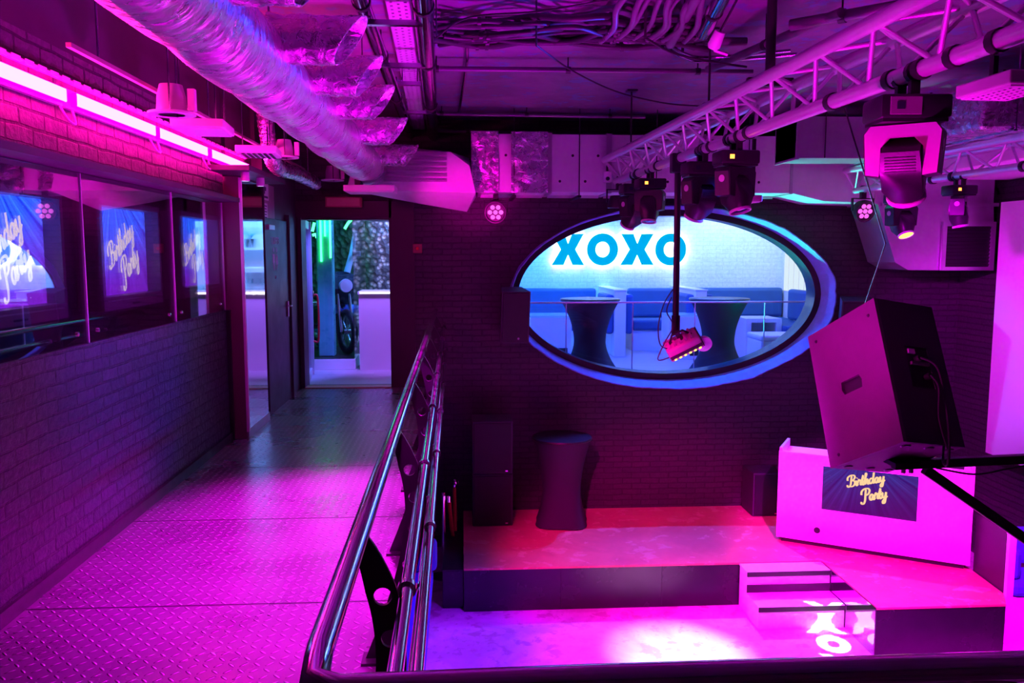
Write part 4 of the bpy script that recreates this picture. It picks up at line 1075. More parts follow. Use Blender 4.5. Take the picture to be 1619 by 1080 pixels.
def par_can(label, loc, yaw, tilt, lit, group=None, mat='black_plastic'):
    t = thing('par_light', label, 'stage light', loc, (0, 0, math.radians(yaw)), group)
    m = MB().box((-.03, -.02, -.06), (.03, .02, 0)); m.tube([(-.02, 0, .03), (.02, 0, .03)], .048, 12); m.build('clamp', 'black', t)
    m = MB()
    for s in (-1, 1): m.box((s*.13-.006, -.015, -.2), (s*.13+.006, .015, -.06))
    m.box((-.136, -.015, -.07), (.136, .015, -.06)); m.build('yoke_bracket', 'black', t)
    HM = Matrix.Translation((0, 0, -.19)) @ Matrix.Rotation(math.radians(tilt), 4, 'X')
    h = MB().lathe([(0, .06), (.09, .06), (.115, .0), (.12, -.07), (.108, -.07), (.1, -.05), (0, -.05)], 24, HM).build('can', mat, t, 40)
    for k in range(7):
        a = 2*PI*k/6; r = 0 if k == 6 else .062
        MB().lathe([(0, -.062), (.024, -.06), (.026, -.05), (0, -.05)], 14, HM @ Matrix.Translation((r*math.cos(a), r*math.sin(a), 0))).build('led_lens', lit, h, 50)
    return t
par_can('par light with seven pink leds at the far end of the farther truss', on2(8.95), 10, -72, 'stage_light_pink', 'par lights with lit pink leds')
p = aty(784, 322, 9.25)
par_can('par light with seven pink leds hung under the duct left of the oval', (p.x, 9.25, p.z+.10), -8, -80, 'stage_light_pink', 'par lights with lit pink leds')
par_can('flat dark par light at the far end of the main truss', on1(9.0), ty, 0, 'lens')
# LED panel near right
def flat_panel(label, loc, yaw, w, d, drop, mat='pink_body', group=None, tilt=0):
    t = thing('flat_floodlight', label, 'stage light', loc, (math.radians(tilt), 0, math.radians(yaw)), group)
    MB().box((-w/2, -d/2, -drop-.05), (w/2, d/2, -drop), None, .006).build('housing', mat, t)
    f = MB().box((-w/2+.015, -d/2+.015, -drop-.056), (w/2-.015, d/2-.015, -drop-.05)).build('lens_sheet', 'white_matt', t)
    m = MB()
    for i in range(8):
        for j in range(5): m.lathe([(0, -.003), (.007, 0), (0, 0)], 6, Matrix.Translation((-w/2+.05+(w-.1)*i/7, -d/2+.04+(d-.08)*j/4, -drop-.056)))
    m.build('led_grid', 'lens', f)
    m = MB()
    for x in (-w*.3, w*.3): m.box((x-.012, -.01, -drop), (x+.012, .01, 0))
    m.build('hanger', 'black', t)
    return t
flat_panel('flat rectangular led panel hung from the main truss at the upper right corner', (truss_c(3.0)+.02, 3.0, 2.37), 90+ty, .30, .22, .10)
flat_panel('small pale flood light hung low behind the amber display moving head', (truss_c(6.0)+.33, 6.3, 2.50), 10, .2, .16, .43, 'pink_body', None)
t = thing('sensor_box', 'little pale sensor box at the far tip of the main truss', 'sensor', tuple(aty(960, 280, 9.1)))
MB().box((-.045, -.04, -.06), (.045, .04, .06), None, .01).build('case', 'white', t); MB().lathe([(0, 0), (.024, 0), (.018, .02), (0, .025)], 12, Matrix.Translation((0, -.04, -.02)) @ Matrix.Rotation(PI/2, 4, 'X')).build('eye', 'lens', t)
MB().box((-.01, .0, .06), (.01, .02, .15)).build('bracket', 'black', t)

# pole with tilted spot
pb, pt = aty(1068, 528, 6.9), aty(1072, 262, 6.9)
t = thing('hanging_pole', 'black pole hanging from the main truss in front of the oval', 'pole', tuple(pt))
MB().tube([pt+V((0, 0, .02)), pb], .027, 14).build('tube', 'black', t, 60, True)
m = MB().box(pt+V((-.06, -.05, -.06)), pt+V((.06, .05, .1)), None, .01); m.build('top_clamp', 'black', t, None, True)
MB().tube([pb+V((0, 0, -.01)), pb+V((0, 0, .16))], .036, 14).build('bottom_sleeve', 'black', t, 60, True)
c = aty(1080, 545, 6.85)
RMs = Matrix.Rotation(math.radians(-12), 4, 'Z') @ Matrix.Rotation(math.radians(-28), 4, 'Y') @ Matrix.Rotation(math.radians(24), 4, 'X')
t = thing('effect_projector', 'pink lit tilted effect projector clamped to the end of the hanging pole', 'stage light', tuple(c), RMs.to_euler())
MB().box((-.15, -.10, -.055), (.15, .10, .06), None, .014).build('case', 'red_trim', t)
MB().box((-.145, -.104, -.03), (.145, -.10, .0)).build('side_stripe', 'black', t)
m = MB()
for k in range(6): m.box((-.12+.045*k, -.107, -.045), (-.10+.045*k, -.1, -.034))
m.build('socket', 'warm_lens', t)
m = MB()
for k in range(5): m.box((-.12+.05*k, -.07, .06), (-.1+.05*k, .07, .085))
m.build('heat_sink', 'red_trim', t)
MB().box((.1502, -.09, -.05), (.158, .09, .055)).build('front_plate', 'black', t)
MB().lathe([(.0, .0), (.06, .0), (.066, .02), (.066, .05), (.06, .052), (0, .046)], 24, Matrix.Translation((.158, -.02, -.05)) @ Matrix.Rotation(PI/2, 4, 'X')).build('lens_wheel', 'white', t, 50)
m = MB().box((-.02, -.02, .06), (.02, .02, .14)); m.tube([(-.1, 0, .06), (-.05, 0, .13), (.05, 0, .13), (.1, 0, .06)], .01, 8); m.build('yoke_bracket', 'black', t)
cabs = [
 ('black cable looping left off the hanging pole to the projector', [(1066, 455), (1050, 480), (1041, 515), (1044, 545), (1058, 552)], 6.82),
 ('small black cable loop at the bottom left of the projector', [(1062, 470), (1054, 492), (1064, 515), (1052, 540), (1040, 568), (1056, 566), (1064, 560)], 6.84),
]
for lab, pts, Y in cabs:
    q = [aty(a, b, Y) for a, b in pts]
    n = thing('cable', lab, 'cable', tuple(q[0]), (0, 0, 0), 'cables of the hanging projector')
    MB().tube(catmull(q, 6), .0055, 6).build('sheath', 'cable', n, 60, True)
    MB().tube([q[-1], q[-1]+V((.012, 0, .012))], .009, 8).build('plug', 'black', n, 60, True)

# ================================================================ DUCTS
DX, DZ, DR = -.97, 2.53, .18
stub_px = [(545, 58), (576, 122), (599, 172), (624, 207), (645, 232), (656, 252)]
stub_y = [atx(a, b, -.53).y for a, b in stub_px]
t = thing('foil_duct', 'long silver foil air duct with stub outlets running along the upper left', 'duct', (DX, 1.4, DZ))
m = MB(); segs = 30; rings = []
ys = [1.4+.05*k for k in range(151)]
joints = [2.25, 3.15, 4.05, 4.95, 5.9, 6.8, 7.75]
for y in ys:
    j = min(abs(y-q) for q in joints)
    r = DR*(1-.07*math.exp(-(j/.05)**2)+.02*math.sin(y*2.1))
    q = []
    for k in range(segs):
        a = 2*PI*k/segs
        rr = r*(1+.03*mnoise.noise(V((math.cos(a)*2, y*3.2, math.sin(a)*2))))
        sag = -.02*abs(math.sin((y-2.25)/.9*PI))
        q.append(m.bm.verts.new((rr*math.cos(a), y-1.4, rr*math.sin(a)+sag)))
    rings.append(q)
for a, b in zip(rings, rings[1:]):
    for k in range(segs): m.bm.faces.new((a[k], a[(k+1) % segs], b[(k+1) % segs], b[k]))
m.build('main_tube', 'foil_spiral', t, 70)
for y in joints:
    MB().tube([(0, y-1.4-.03, 0), (0, y-1.4+.03, 0)], DR*.965, 30).build('joint_band', 'foil', t, 60)
for y in [stub_y[0]-.92]+stub_y:
    m = MB(); rings = []
    N = 30; seg = 36
    d = V((.955, -.10, -.02)).normalized(); base = V((.10, y-1.4+.03, .075)); LL = .37
    up = V((0, 0, 1)); sd = d.cross(up).normalized(); up = sd.cross(d)
    for k in range(N):
        u = k/(N-1); q = []
        for i in range(seg):
            a = 2*PI*i/seg
            r = .108*(1+.07*mnoise.noise(V((math.cos(a)*2+y*5, u*4, math.sin(a)*2)))+.05*mnoise.noise(V((math.cos(a)*5+y*3, u*13, math.sin(a)*5)))+(.12*max(0, .15-u)/.15))
            cut = .075*math.sin(a)*u      # slanted mouth
            q.append(m.bm.verts.new(base+d*(u*LL+cut)+(sd*math.cos(a)+up*math.sin(a))*r))
        rings.append(q)
    inner = [m.bm.verts.new(base+d*LL+(v.co-(base+d*LL))*.94) for v in rings[-1]]
    deep = [m.bm.verts.new(v.co-d*.25) for v in inner]
    seq = rings+[inner, deep]
    for a, b in zip(seq, seq[1:]):
        for k in range(seg): m.bm.faces.new((a[k], a[(k+1) % seg], b[(k+1) % seg], b[k]))
    m.bm.faces.new(deep)
    m.build('stub_outlet', 'foil', t, 70)
for y in (2.6, 4.4, 6.2, 8.0): MB().tube([(0, y-1.4, DR-.01), (0, y-1.4, ZC-DZ)], .006, 6).build('hanger', 'pipe_steel', t, 60)

# plenum at the end of the foil duct
def pz(px, py, Y): q = aty(px, py, Y); return (q.x, q.z)
t = thing('duct_plenum', 'ribbed sheet metal plenum with magenta slanted underside at the duct end', 'duct', (-.9, 8.85, 2.3))
fp = [pz(*q, 8.9) for q in ((548, 300), (632, 298), (752, 305), (742, 262), (712, 240), (604, 237), (560, 258))]
zf0, zf1 = aty(690, 300, 8.9).z, aty(700, 335, 9.85).z
pts = [V((x, 8.9, z)) for x, z in fp]+[V((aty(px, py, 9.85).x, 9.85, aty(px, py, 9.85).z)) for px, py in ((662, 322), (738, 335), (752, 312), (742, 250), (604, 230), (560, 250), (555, 300))]
MB().hull(pts).build('casing', 'galv_light', t, None, True)
for k in range(6):
    z0 = aty(620, 243+k*8.5, 8.88).z
    m = MB().box((aty(606, 240, 8.88).x, 8.875, z0-.012), (aty(706, 240, 8.88).x, 8.902, z0+.012)); m.build('rib', 'galv', t, None, True)
# long box duct along the back wall, in flanged lengths
BY0, BY1 = 9.2, 9.86
secs = [((757, 305), (868, 305), 'foil-patched first length of the wall duct right of the plenum'), ((868, 305), (962, 305), 'plain wall duct length ending behind the far truss tip'),
        ((962, 305), (1110, 303), 'wall duct length over the middle of the oval'), ((1110, 303), (1252, 300), 'wall duct length over the right half of the oval')]
for (a, b, lab) in secs:
    x0, z0 = pz(a[0], a[1], BY0); x1, _ = pz(b[0], b[1], BY0)
    _, zt_ = pz(a[0], 214, BY0); zt_ = 2.93; z0 = 2.30
    t = thing('wall_duct', lab, 'duct', (x0, BY0, z0), (0, 0, 0), 'box duct lengths on the back wall')
    MB().box((0.004, 0, 0), (x1-x0-.004, BY1-BY0, zt_-z0), None, .004).build('casing', 'galv_light', t)
    for xx in (0, x1-x0-.03): MB().box((xx, -.018, -.012), (xx+.03, BY1-BY0, zt_-z0+.012)).build('flange', 'galv', t)
    MB().box((.03, .5, -.03), (x1-x0-.03, .53, 0)).build('bearer', 'galv', t)
    m = MB()
    for k in range(4): m.lathe([(0, 0), (.016, 0), (.012, .006), (0, .006)], 8, Matrix.Translation((.12+(x1-x0-.24)*k/3, 0, .12+.28*(k % 2))) @ Matrix.Rotation(PI/2, 4, 'X'))
    m.build('fixing', 'black', t)
    for xx in ((x1-x0)*.5,):
        m = MB().tube([(xx, -.03, -.06), (xx, -.03, ZC-z0)], .006, 6).box((xx-.02, -.05, -.06), (xx+.02, BY1-BY0, -.035)); m.build('hanger', 'black', t)
for lab, q in (('left crinkled foil patch wrapped on the wall duct', (745, 788, 216, 306)), ('right crinkled foil patch wrapped on the wall duct', (808, 866, 214, 306))):
    x0, x1 = pz(q[0], 260, BY0-.02)[0], pz(q[1], 260, BY0-.02)[0]
    t = thing('foil_patch', lab, 'foil', (x0, BY0-.03, 2.29), (0, 0, 0), 'foil patches on the wall duct')
    m = MB(); N = 16
    g = [[m.bm.verts.new(((x1-x0)*i/N, .0+.028*mnoise.noise(V((i*.35+q[0], j*.3, 1)))-.012, .66*j/N)) for i in range(N+1)] for j in range(N+1)]
    for j in range(N):
        for i in range(N): m.bm.faces.new((g[j][i], g[j][i+1], g[j+1][i+1], g[j+1][i]))
    m.build('wrap', 'foil', t, 80)
# stepping down sections at the right
xq = lambda px, py: pz(px, py, BY0)
t = thing('wall_duct', 'wall duct length stepping down over the right shoulder of the oval', 'duct', (xq(1252, 300)[0], BY0, 2.2), (0, 0, 0), 'box duct lengths on the back wall')
s_ = [(xq(1253, 300)[0], 2.30), xq(1302, 318), xq(1386, 321), (xq(1386, 321)[0], 2.93), (xq(1253, 300)[0], 2.93)]
MB().prism(s_, BY0, BY1, 'y').build('casing', 'galv_light', t, None, True)
MB().box((s_[2][0]-.03, BY0-.018, s_[2][1]-.015), (s_[2][0], BY1, 2.95)).build('flange', 'galv', t, None, True)
t = thing('vent_duct', 'boxed wall duct dropping to a dark louvred vent at the right', 'duct', (xq(1386, 321)[0], BY0, 1.5))
o_ = [(xq(1388, 321)[0], xq(1388, 321)[1]), xq(1416, 415), xq(1436, 427), xq(1572, 428), xq(1572, 316), (xq(1572, 316)[0], 2.93), (xq(1388, 321)[0], 2.93)]
MB().prism(o_, BY0+.01, BY1, 'y').build('casing', 'galv', t, None, True)
g0, g1 = xq(1492, 422), xq(1566, 358)
MB().prism([(g0[0]-.05, g0[1]-.04), (g1[0]+.05, g0[1]-.04), (g1[0]+.05, g1[1]+.05), (g0[0]-.05, g1[1]+.05)], BY0-.03, BY0+.0, 'y', [[g0, (g1[0], g0[1]), g1, (g0[0], g1[1])]]).build('vent_frame', 'galv', t, None, True)
m = MB().box((g0[0], BY0-.002, g0[1]), (g1[0], BY0+.008, g1[1])); gr = m.build('vent_backing', 'grille_dark', t, None, True)
m = MB()
for k in range(11):
    z = g0[1]+(g1[1]-g0[1])*(k+.5)/11
    m.box((g0[0], -.012, -.018), (g1[0], -.006, .018), Matrix.Translation((0, BY0, z)) @ Matrix.Rotation(.6, 4, 'X'))
m.xf(Matrix.Translation(-V(t.location))).build('louvre', 'black', gr)
m = MB().box((o_[1][0]-.2, BY0-.012, 2.16), (o_[3][0], BY0+.012, 2.20)); m.build('flange', 'galv', t, None, True)
# soffit along the right
S((4.95, 6.2, 2.46), (XR, 9.18, 2.9), 'beam', 'white_matt', 'pale soffit under the right ceiling', .01)
# foil wrapped box duct top right
a, b = aty(1552, 204, 6.2), aty(1556, 128, 6.2)
t = thing('foil_box_duct', 'foil wrapped box duct cut by the upper right picture edge', 'duct', (a.x, 6.2, a.z))
m = MB().box((0, 0, 0), (1.6, .9, b.z-a.z), None, .05, 3)
bmesh.ops.subdivide_edges(m.bm, edges=m.bm.edges[:], cuts=6, use_grid_fill=True)
for v in m.bm.verts: v.co += V((mnoise.noise(v.co*6), mnoise.noise(v.co*6+V((9, 0, 0))), mnoise.noise(v.co*7+V((0, 9, 0)))))*.02
m.build('wrap', 'foil', t, 70)
for x in (.25, 1.2): MB().box((x, -.01, -.012), (x+.03, .91, 0)).tube([(x+.015, -.012, -.01), (x+.015, -.012, ZC-a.z)], .006, 6).build('hanger', 'pipe_steel', t)
# second duct above the far right, parallel to the wall
a = aty(1245, 262, 8.6); 
t = thing('cross_duct', 'dark sheet duct crossing behind the large moving head', 'duct', (a.x, 8.4, 2.60))
MB().box((0, 0, 0), (2.6, .55, .42), None, .006).build('casing', 'galv', t)
for x in (.0, .85, 1.7): MB().box((x, -.02, -.015), (x+.03, .57, .435)).build('flange', 'galv', t)
for x in (.3, 2.0): MB().tube([(x, -.02, 0), (x, -.02, .6)], .006, 6).build('hanger', 'black', t)

# ================================================================ CEILING PIPES, TRAY, CABLES
def pipe(name, label, cat, pts, r, mat, group=None, clips=(), seg=12):
    pts = [V(p) for p in pts]
    t = thing(name, label, cat, tuple(pts[0]), (0, 0, 0), group)
    MB().tube(pts, r, seg).build('tube', mat, t, 60, True)
    for c in clips:
        p = pts[0].lerp(pts[-1], c)
        m = MB().tube([p+(pts[-1]-pts[0]).normalized()*-.02, p+(pts[-1]-pts[0]).normalized()*.02], r+.006, 12)
        m.tube([p+V((0, 0, r)), V((p.x, p.y, ZC))], .006, 6)
        m.build('pipe_clip', 'black', t, 60, True)
    return t
za, zb_ = 3.02, 3.0
pipe('ceiling_pipe', 'dark steel pipe with blue sheen left of the perforated tray', 'pipe', [atz(548, -60, za), atz(652, 222, za)], .048, 'pipe_steel', 'steel pipes along the ceiling', (.1, .3, .55, .85))
pipe('ceiling_pipe', 'thicker blue-shining steel pipe right of the perforated tray', 'pipe', [atz(664, -60, zb_), atz(686, 232, zb_)], .058, 'pipe_steel', 'steel pipes along the ceiling', (.1, .3, .55, .85))
t0, t1 = atz(622, -40, 3.08), atz(662, 205, 3.08)
t = thing('cable_tray', 'perforated steel cable tray between the two ceiling pipes', 'tray', tuple(t0))
L = (t1-t0).length; an = math.atan2(t1.y-t0.y, t1.x-t0.x); t.rotation_euler = (0, 0, an)
pl_ = [(0, -.07), (L, -.07), (L, .07), (0, .07)]
hl = []
n = int(L/.075)
for i in range(n):
    for j in range(3):
        x = .03+.075*i+(.037 if j == 1 else 0); y = -.042+.042*j
        hl.append([(x-.012, y-.008), (x+.012, y-.008), (x+.012, y+.008), (x-.012, y+.008)])
MB().prism(pl_, 0, .003, 'z', hl).build('tray_floor', 'galv_light', t)
for s in (-1, 1): MB().box((0, s*.07-.002, 0), (L, s*.07+.002, .04)).build('tray_side', 'galv_light', t)
for py, xs_ in ((40, (578, 668)), (106, (566, 672)), (135, (630, 666)), (180, (638, 690))):
    a, b = atz(xs_[0], py, 2.94), atz(xs_[1], py, 2.94)
    t = thing('strut_bracket', 'steel strut under the perforated tray, ' + {40: 'nearest the top edge', 106: 'longest, level with the second duct stub', 135: 'short one just beyond the longest', 180: 'farthest toward the wall duct'}[py], 'strut', tuple(a), (0, 0, 0), 'struts carrying tray and pipes')
    MB().box((0, -.02, 0), (b.x-a.x, .02, .03)).build('channel', 'pipe_steel', t)
    for x in (.03, b.x-a.x-.03): MB().tube([(x, 0, .0), (x, 0, ZC-a.z)], .006, 6).build('threaded_rod', 'pipe_steel', t, 60)
for lab, py, z, r, x0, x1 in (('dark conduit crossing the ceiling behind the duct stubs, level with the black drop pipe', 110, 3.1, .022, 600, 1190), ('dark conduit crossing the ceiling farther back', 181, 3.12, .02, 640, 1020), ('last dark conduit running just above the wall duct', 209, 3.05, .02, 690, 1010), ('dark conduit crossing the ceiling below the top cable bundle', 62, 3.12, .03, 690, 1180)):
    a, b = atz(x0, py-2, z), atz(x1, py+4, z)
    pipe('conduit', lab, 'pipe', [a, b], r, 'conduit', 'conduits across the ceiling', (.15, .5, .85))
pipe('conduit', 'short thin conduit running toward the wall beside the blue pipe', 'pipe', [atz(738, 64, 3.15), atz(739, 92, 3.15), atz(726, 176, 3.15)], .014, 'pipe_steel', None)
for lab, a, b, r in (('dark pipe slanting up right behind the main truss top', (1120, 110), (1330, 20), .03), ('thick conduit descending from the top edge left of the sprinkler', (1110, -20), (1060, 70), .03), ('thick pipe with blue sheen descending from the top edge near the sprinkler', (1150, -20), (1112, 52), .045), ('dark hose turning off at the upper right above the truss', (1250, 40), (1420, 10), .035)):
    pipe('conduit', lab, 'pipe', [atz(*a, 3.0), atz(*b, 3.0)], r, 'pipe_steel' if 'blue' in lab else 'conduit', None, (.5,))
rnd = random.Random(3)
clab = ['black cable at the lower edge of the ceiling bundle', 'thick black cable in the ceiling bundle', 'slack black cable crossing the bundle', 'black cable along the upper edge of the bundle']
for k in range(16):
    y0 = 28+rnd.random()*38
    pts = []
    for i in range(7):
        pxx = 690+i*70+rnd.uniform(-15, 15)
        pts.append(atz(pxx, y0+8*math.sin(i*1.3+k)+rnd.uniform(-6, 6)+(i*.8), 3.0+.1*rnd.random()))
    t = thing('cable', 'one of the black cables bundled across the ceiling at the top centre', 'cable', tuple(pts[0]), (0, 0, 0), 'cable bundle at the ceiling')
    MB().tube(catmull(pts, 5), rnd.choice((.012, .016, .022)), 7).build('sheath', 'cable', t, 60, True)
    for q in (1, 4): MB().tube([pts[q]+V((-.012, 0, 0)), pts[q]+V((.012, 0, 0))], .028, 8).build('cable_tie', 'black', t, 60, True)
for k in range(9):
    x0 = 960+k*17+rnd.uniform(-8, 8)
    pts = [atz(x0+40+rnd.uniform(-10, 40), -30, 3.05), atz(x0+22, 12, 3.0), atz(x0+8+rnd.uniform(-10, 10), 44, 2.98), atz(x0-14+rnd.uniform(-14, 14), 66, 3.03)]
    t = thing('cable', 'one of the cables fanning down from the top edge right of centre', 'cable', tuple(pts[0]), (0, 0, 0), 'fanned cables by the truss')
    MB().tube(catmull(pts, 6), rnd.choice((.011, .015, .019)), 7).build('sheath', 'conduit', t, 60, True)
for lab, pts, r in (('thin cable sagging diagonally across the bare ceiling to the truss', [(848, 72), (905, 112), (975, 145), (1050, 163), (1110, 168)], .006),
                    ('thin cable swinging from the fanned cables to the truss top', [(1020, 60), (1060, 82), (1110, 95), (1180, 106)], .008),
                    ('thin light wire crossing the top centre above the bundle', [(690, 60), (740, 28), (850, 18), (960, 0)], .005)):
    q = [atz(a, b, 2.9) for a, b in pts]
    t = thing('cable', lab, 'cable', tuple(q[0])); MB().tube(catmull(q, 8), r, 6).build('sheath', 'cable', t, 60, True)
    MB().tube([q[0], V((q[0].x, q[0].y, ZC))], r, 6).build('ceiling_end', 'cable', t, 60, True)
for lab, pts, r in (('upper of two curved conduits bending toward the truss', [(1052, 66), (1080, 84), (1120, 91), (1250, 80)], .012), ('lower of two curved conduits bending toward the truss', [(1048, 72), (1078, 90), (1120, 97), (1260, 86)], .014)):
    q = [atz(a, b, 3.02) for a, b in pts]
    t = thing('conduit', lab, 'pipe', tuple(q[0]), (0, 0, 0), 'curved conduits'); MB().tube(catmull(q, 8), r, 8).build('tube', 'pipe_steel', t, 60, True)
    MB().tube([q[1], V((q[1].x, q[1].y, ZC))], .006, 6).build('pipe_clip', 'black', t, 60, True)
a = atz(1132, 65, 2.94)
t = thing('ceiling_sensor', 'pale tilted ceiling sensor hung below the pipes at the top', 'sensor', (a.x, a.y, 2.94), (.5, .3, 0))
MB().lathe([(0, .06), (.035, .06), (.042, -.03), (.03, -.05), (0, -.05)], 16).build('body', 'white', t, 40)
MB().tube([(0, 0, .06), (0.02, .0, .30)], .008, 6).build('stem', 'pipe_steel', t, 60)
MB().box((.01, -.02, -.06), (.1, .02, -.045)).build('clip', 'white', t)

# ================================================================ HUNG CEILING FITTINGS ON THE LEFT
def rods(t, pts, z):
    for x, y in pts: MB().tube([(x, y, 0), (x, y, ZC-z)], .005, 6).build('rod', 'pipe_steel', t, 60)
for lab, px, py, Y in (('round flanged spotlight hung left of the foil duct, nearest of its kind', 272, 182, 4.7), ('round flanged spotlight beyond the grille lights', 450, 250, 7.6), ('round flanged spotlight over the doorway', 526, 286, 9.3)):
    c = aty(px, py, Y)
    t = thing('flanged_spotlight', lab, 'light', tuple(c), (0, 0, 0), 'flanged spotlights at the left ceiling')
    MB().lathe([(.07, 0), (.125, 0), (.125, .012), (.08, .02), (.07, .02)], 28).build('flange', 'white', t, 40)
    MB().lathe([(.0, .16), (.06, .16), (.075, .1), (.08, .02), (.0, .02)], 24).build('can', 'pink_body', t, 40)
    MB().box((.09, -.02, .02), (.13, .02, .14), None, .004).build('driver', 'white', t)
    rods(t, ((.0, .09), (.02, -.09)), c.z)
for lab, px, py, Y, g in (('flat square ceiling light hung below the pink ledge line', 322, 208, 5.25, False), ('ribbed square ceiling light next along the row', 410, 245, 6.6, True)):
    c = aty(px, py, Y)
    t = thing('square_light', lab, 'light', tuple(c), (0, 0, math.radians(6)), 'square ceiling lights on the left')
    MB().box((-.15, -.2, 0), (.15, .2, .05), None, .006).build('housing', 'white', t)
    f = MB().box((-.135, -.185, -.006), (.135, .185, 0)).build('diffuser', 'white_matt', t)
    if g:
        m = MB()
        for k in range(6): m.box((-.11+.04*k, -.16, -.012), (-.09+.04*k, .16, -.006))
        m.build('louvre', 'black', f)
    rods(t, ((.1, .15), (-.1, -.15), (.1, -.15)), c.z)
a, b = aty(232, 140, 4.4), aty(480, 268, 8.3)
t = thing('hanging_bar', 'long thin pink-edged bar holding the row of hung ceiling lights', 'bar', (-1.70, 3.8, 2.52))
MB().box((-.012, 0, 0), (.012, 5.4, .02)).build('channel', 'red_trim', t)
for y in (.3, 2.0, 3.7, 5.2): MB().tube([(0, y, .02), (0, y, ZC-2.52)], .006, 6).build('rod', 'pipe_steel', t, 60)
a, b = aty(545, 303, 8.5), aty(625, 303, 8.5)
t = thing('strip_fitting', 'pale flat strip fitting over the doorway under the plenum', 'light', (a.x, 8.4, a.z))
MB().box((0, 0, 0), (b.x-a.x, .4, .06), None, .004).build('housing', 'white', t); MB().box((.02, .02, -.008), (b.x-a.x-.02, .38, 0)).build('diffuser', 'white_matt', t)
MB().box((.1, .1, .06), (.16, .3, ZC-a.z)).build('drop_bracket', 'black', t)

# small second foil duct far left beyond the lights
q0, q1 = aty(430, 262, 7.6), aty(500, 290, 9.6)
t = thing('flex_duct', 'thin foil flexible duct beyond the hung lights at the left', 'duct', tuple(q0))
m = MB(); pts = catmull([q0, q0.lerp(q1, .5)+V((0, 0, .02)), q1], 30)
pts = catmull([q0+V((-.05, -.05, .62)), q0+V((-.03, -.03, .3)), q0+V((0, .12, .02)), q0.lerp(q1, .5)+V((0, 0, .02)), q1], 24)
m.tube(pts, [.07*(1+.06*math.sin(i*2.2)) for i in range(len(pts))], 16).build('tube', 'foil', t, 60, True)
for q in (pts[60], pts[84]): MB().tube([q, V((q.x, q.y, ZC))], .006, 6).build('hanger', 'pipe_steel', t, 60, True)

# ================================================================ LIGHTS
MAG = (1.0, .0, .85)
def spot(name, loc, to, col, power, size_deg, blend=.6, rad=.08):
    d = bpy.data.lights.new(name, 'SPOT'); d.color = col; d.energy = power; d.spot_size = math.radians(size_deg); d.spot_blend = blend; d.shadow_soft_size = rad
    o = bpy.data.objects.new(name, d); COL.objects.link(o); o.location = loc
    o.rotation_euler = (V(to)-V(loc)).to_track_quat('-Z', 'Y').to_euler(); return o
def area(name, loc, to, col, power, sx, sy=None):
    d = bpy.data.lights.new(name, 'AREA'); d.color = col; d.energy = power; d.size = sx
    if sy: d.shape = 'RECTANGLE'; d.size_y = sy
    o = bpy.data.objects.new(name, d); COL.objects.link(o); o.location = loc
    o.rotation_euler = (V(to)-V(loc)).to_track_quat('-Z', 'Y').to_euler(); return o
# club wash from the rig, with added unseen spots marked below
spot('wash_floor', (-.2, 3.5, 3.1), (2.3, 6.0, -2.0), (1.0, .0, 1.0), 3800, 41, .6, .1)
spot('wash_walkway', (.1, 7.0, 3.05), (-.75, 4.9, 0), (1.0, .0, 1.0), 5200, 44, .8, .25)
spot('wash_walkway_near', (-.1, 2.9, 3.1), (-.65, 3.7, 0), (1.0, .0, 1.0), 1500, 44, .9, .12)
spot('wash_booth', (2.6, 3.7, 2.95), (4.35, 7.75, -1.2), (1.0, .0, 1.0), 4200, 32, .5, .08)
spot('hot_spot', (2.9, 5.0, 2.2), (2.0, 6.98, -2.03), (1.0, .40, 1.0), 6000, 18, 1.0, .05)
spot('violet_spot', (1.0, 6.0, 2.3), (.3, 6.75, -2.03), (.25, .0, 1.0), 1500, 42, .8, .1)
spot('stage_red', (-.15, 4.25, 2.6), (2.1, 8.4, -1.6), (1.0, .0, .42), 2000, 36, .6, .04)
spot('truss_fill', (.7, 3.0, .2), (1.85, 4.2, 2.5), (1.0, .0, .8), 420, 70, .9, .1)  # unseen spot in mid-air, placed to catch the truss chords
spot('duct_fill', (.9, 5.0, -.6), (-.9, 5.2, 2.5), (.85, .0, 1.0), 850, 80, .9, .2)  # added low spot standing in for bounce light on the foil duct
spot('ceiling_fill', (1.4, 5.2, -1.8), (1.4, 6.0, 3.2), (.5, .0, 1.0), 130, 110, .9, .2)  # added in place of floor bounce; no such fixture is built
spot('blue_beam', (1.25, 5.6, 2.6), (-.3, 4.6, 3.0), (.0, .04, 1.0), 110, 70, .9, .06)
spot('blue_wall', (3.4, 6.6, 2.2), (-2.03, 5.2, .95), (.02, .04, 1.0), 1300, 24, .9, .06)
spot('pink_key', (-1.5, 1.6, 2.4), (1.95, 3.55, 2.1), (1.0, .0, .3), 700, 14, .9, .06)  # added unseen spot that pinks the large moving head
spot('pink_side', (-1.6, 3.2, 2.4), (2.0, 4.1, .95), (1.0, .0, .6), 420, 15, .9, .06)  # added unseen spot brightening the side of the big loudspeaker
spot('panel_wash', (2.4, 5.5, 2.2), (6.0, 8.9, .6), (.85, .0, 1.0), 1100, 36, .8, .08)
spot('soffit_fill', (4.0, 6.0, -1.0), (5.4, 7.7, 2.46), (.9, .0, 1.0), 260, 50, .9, .1)  # added unseen lamp to brighten the soffit underside
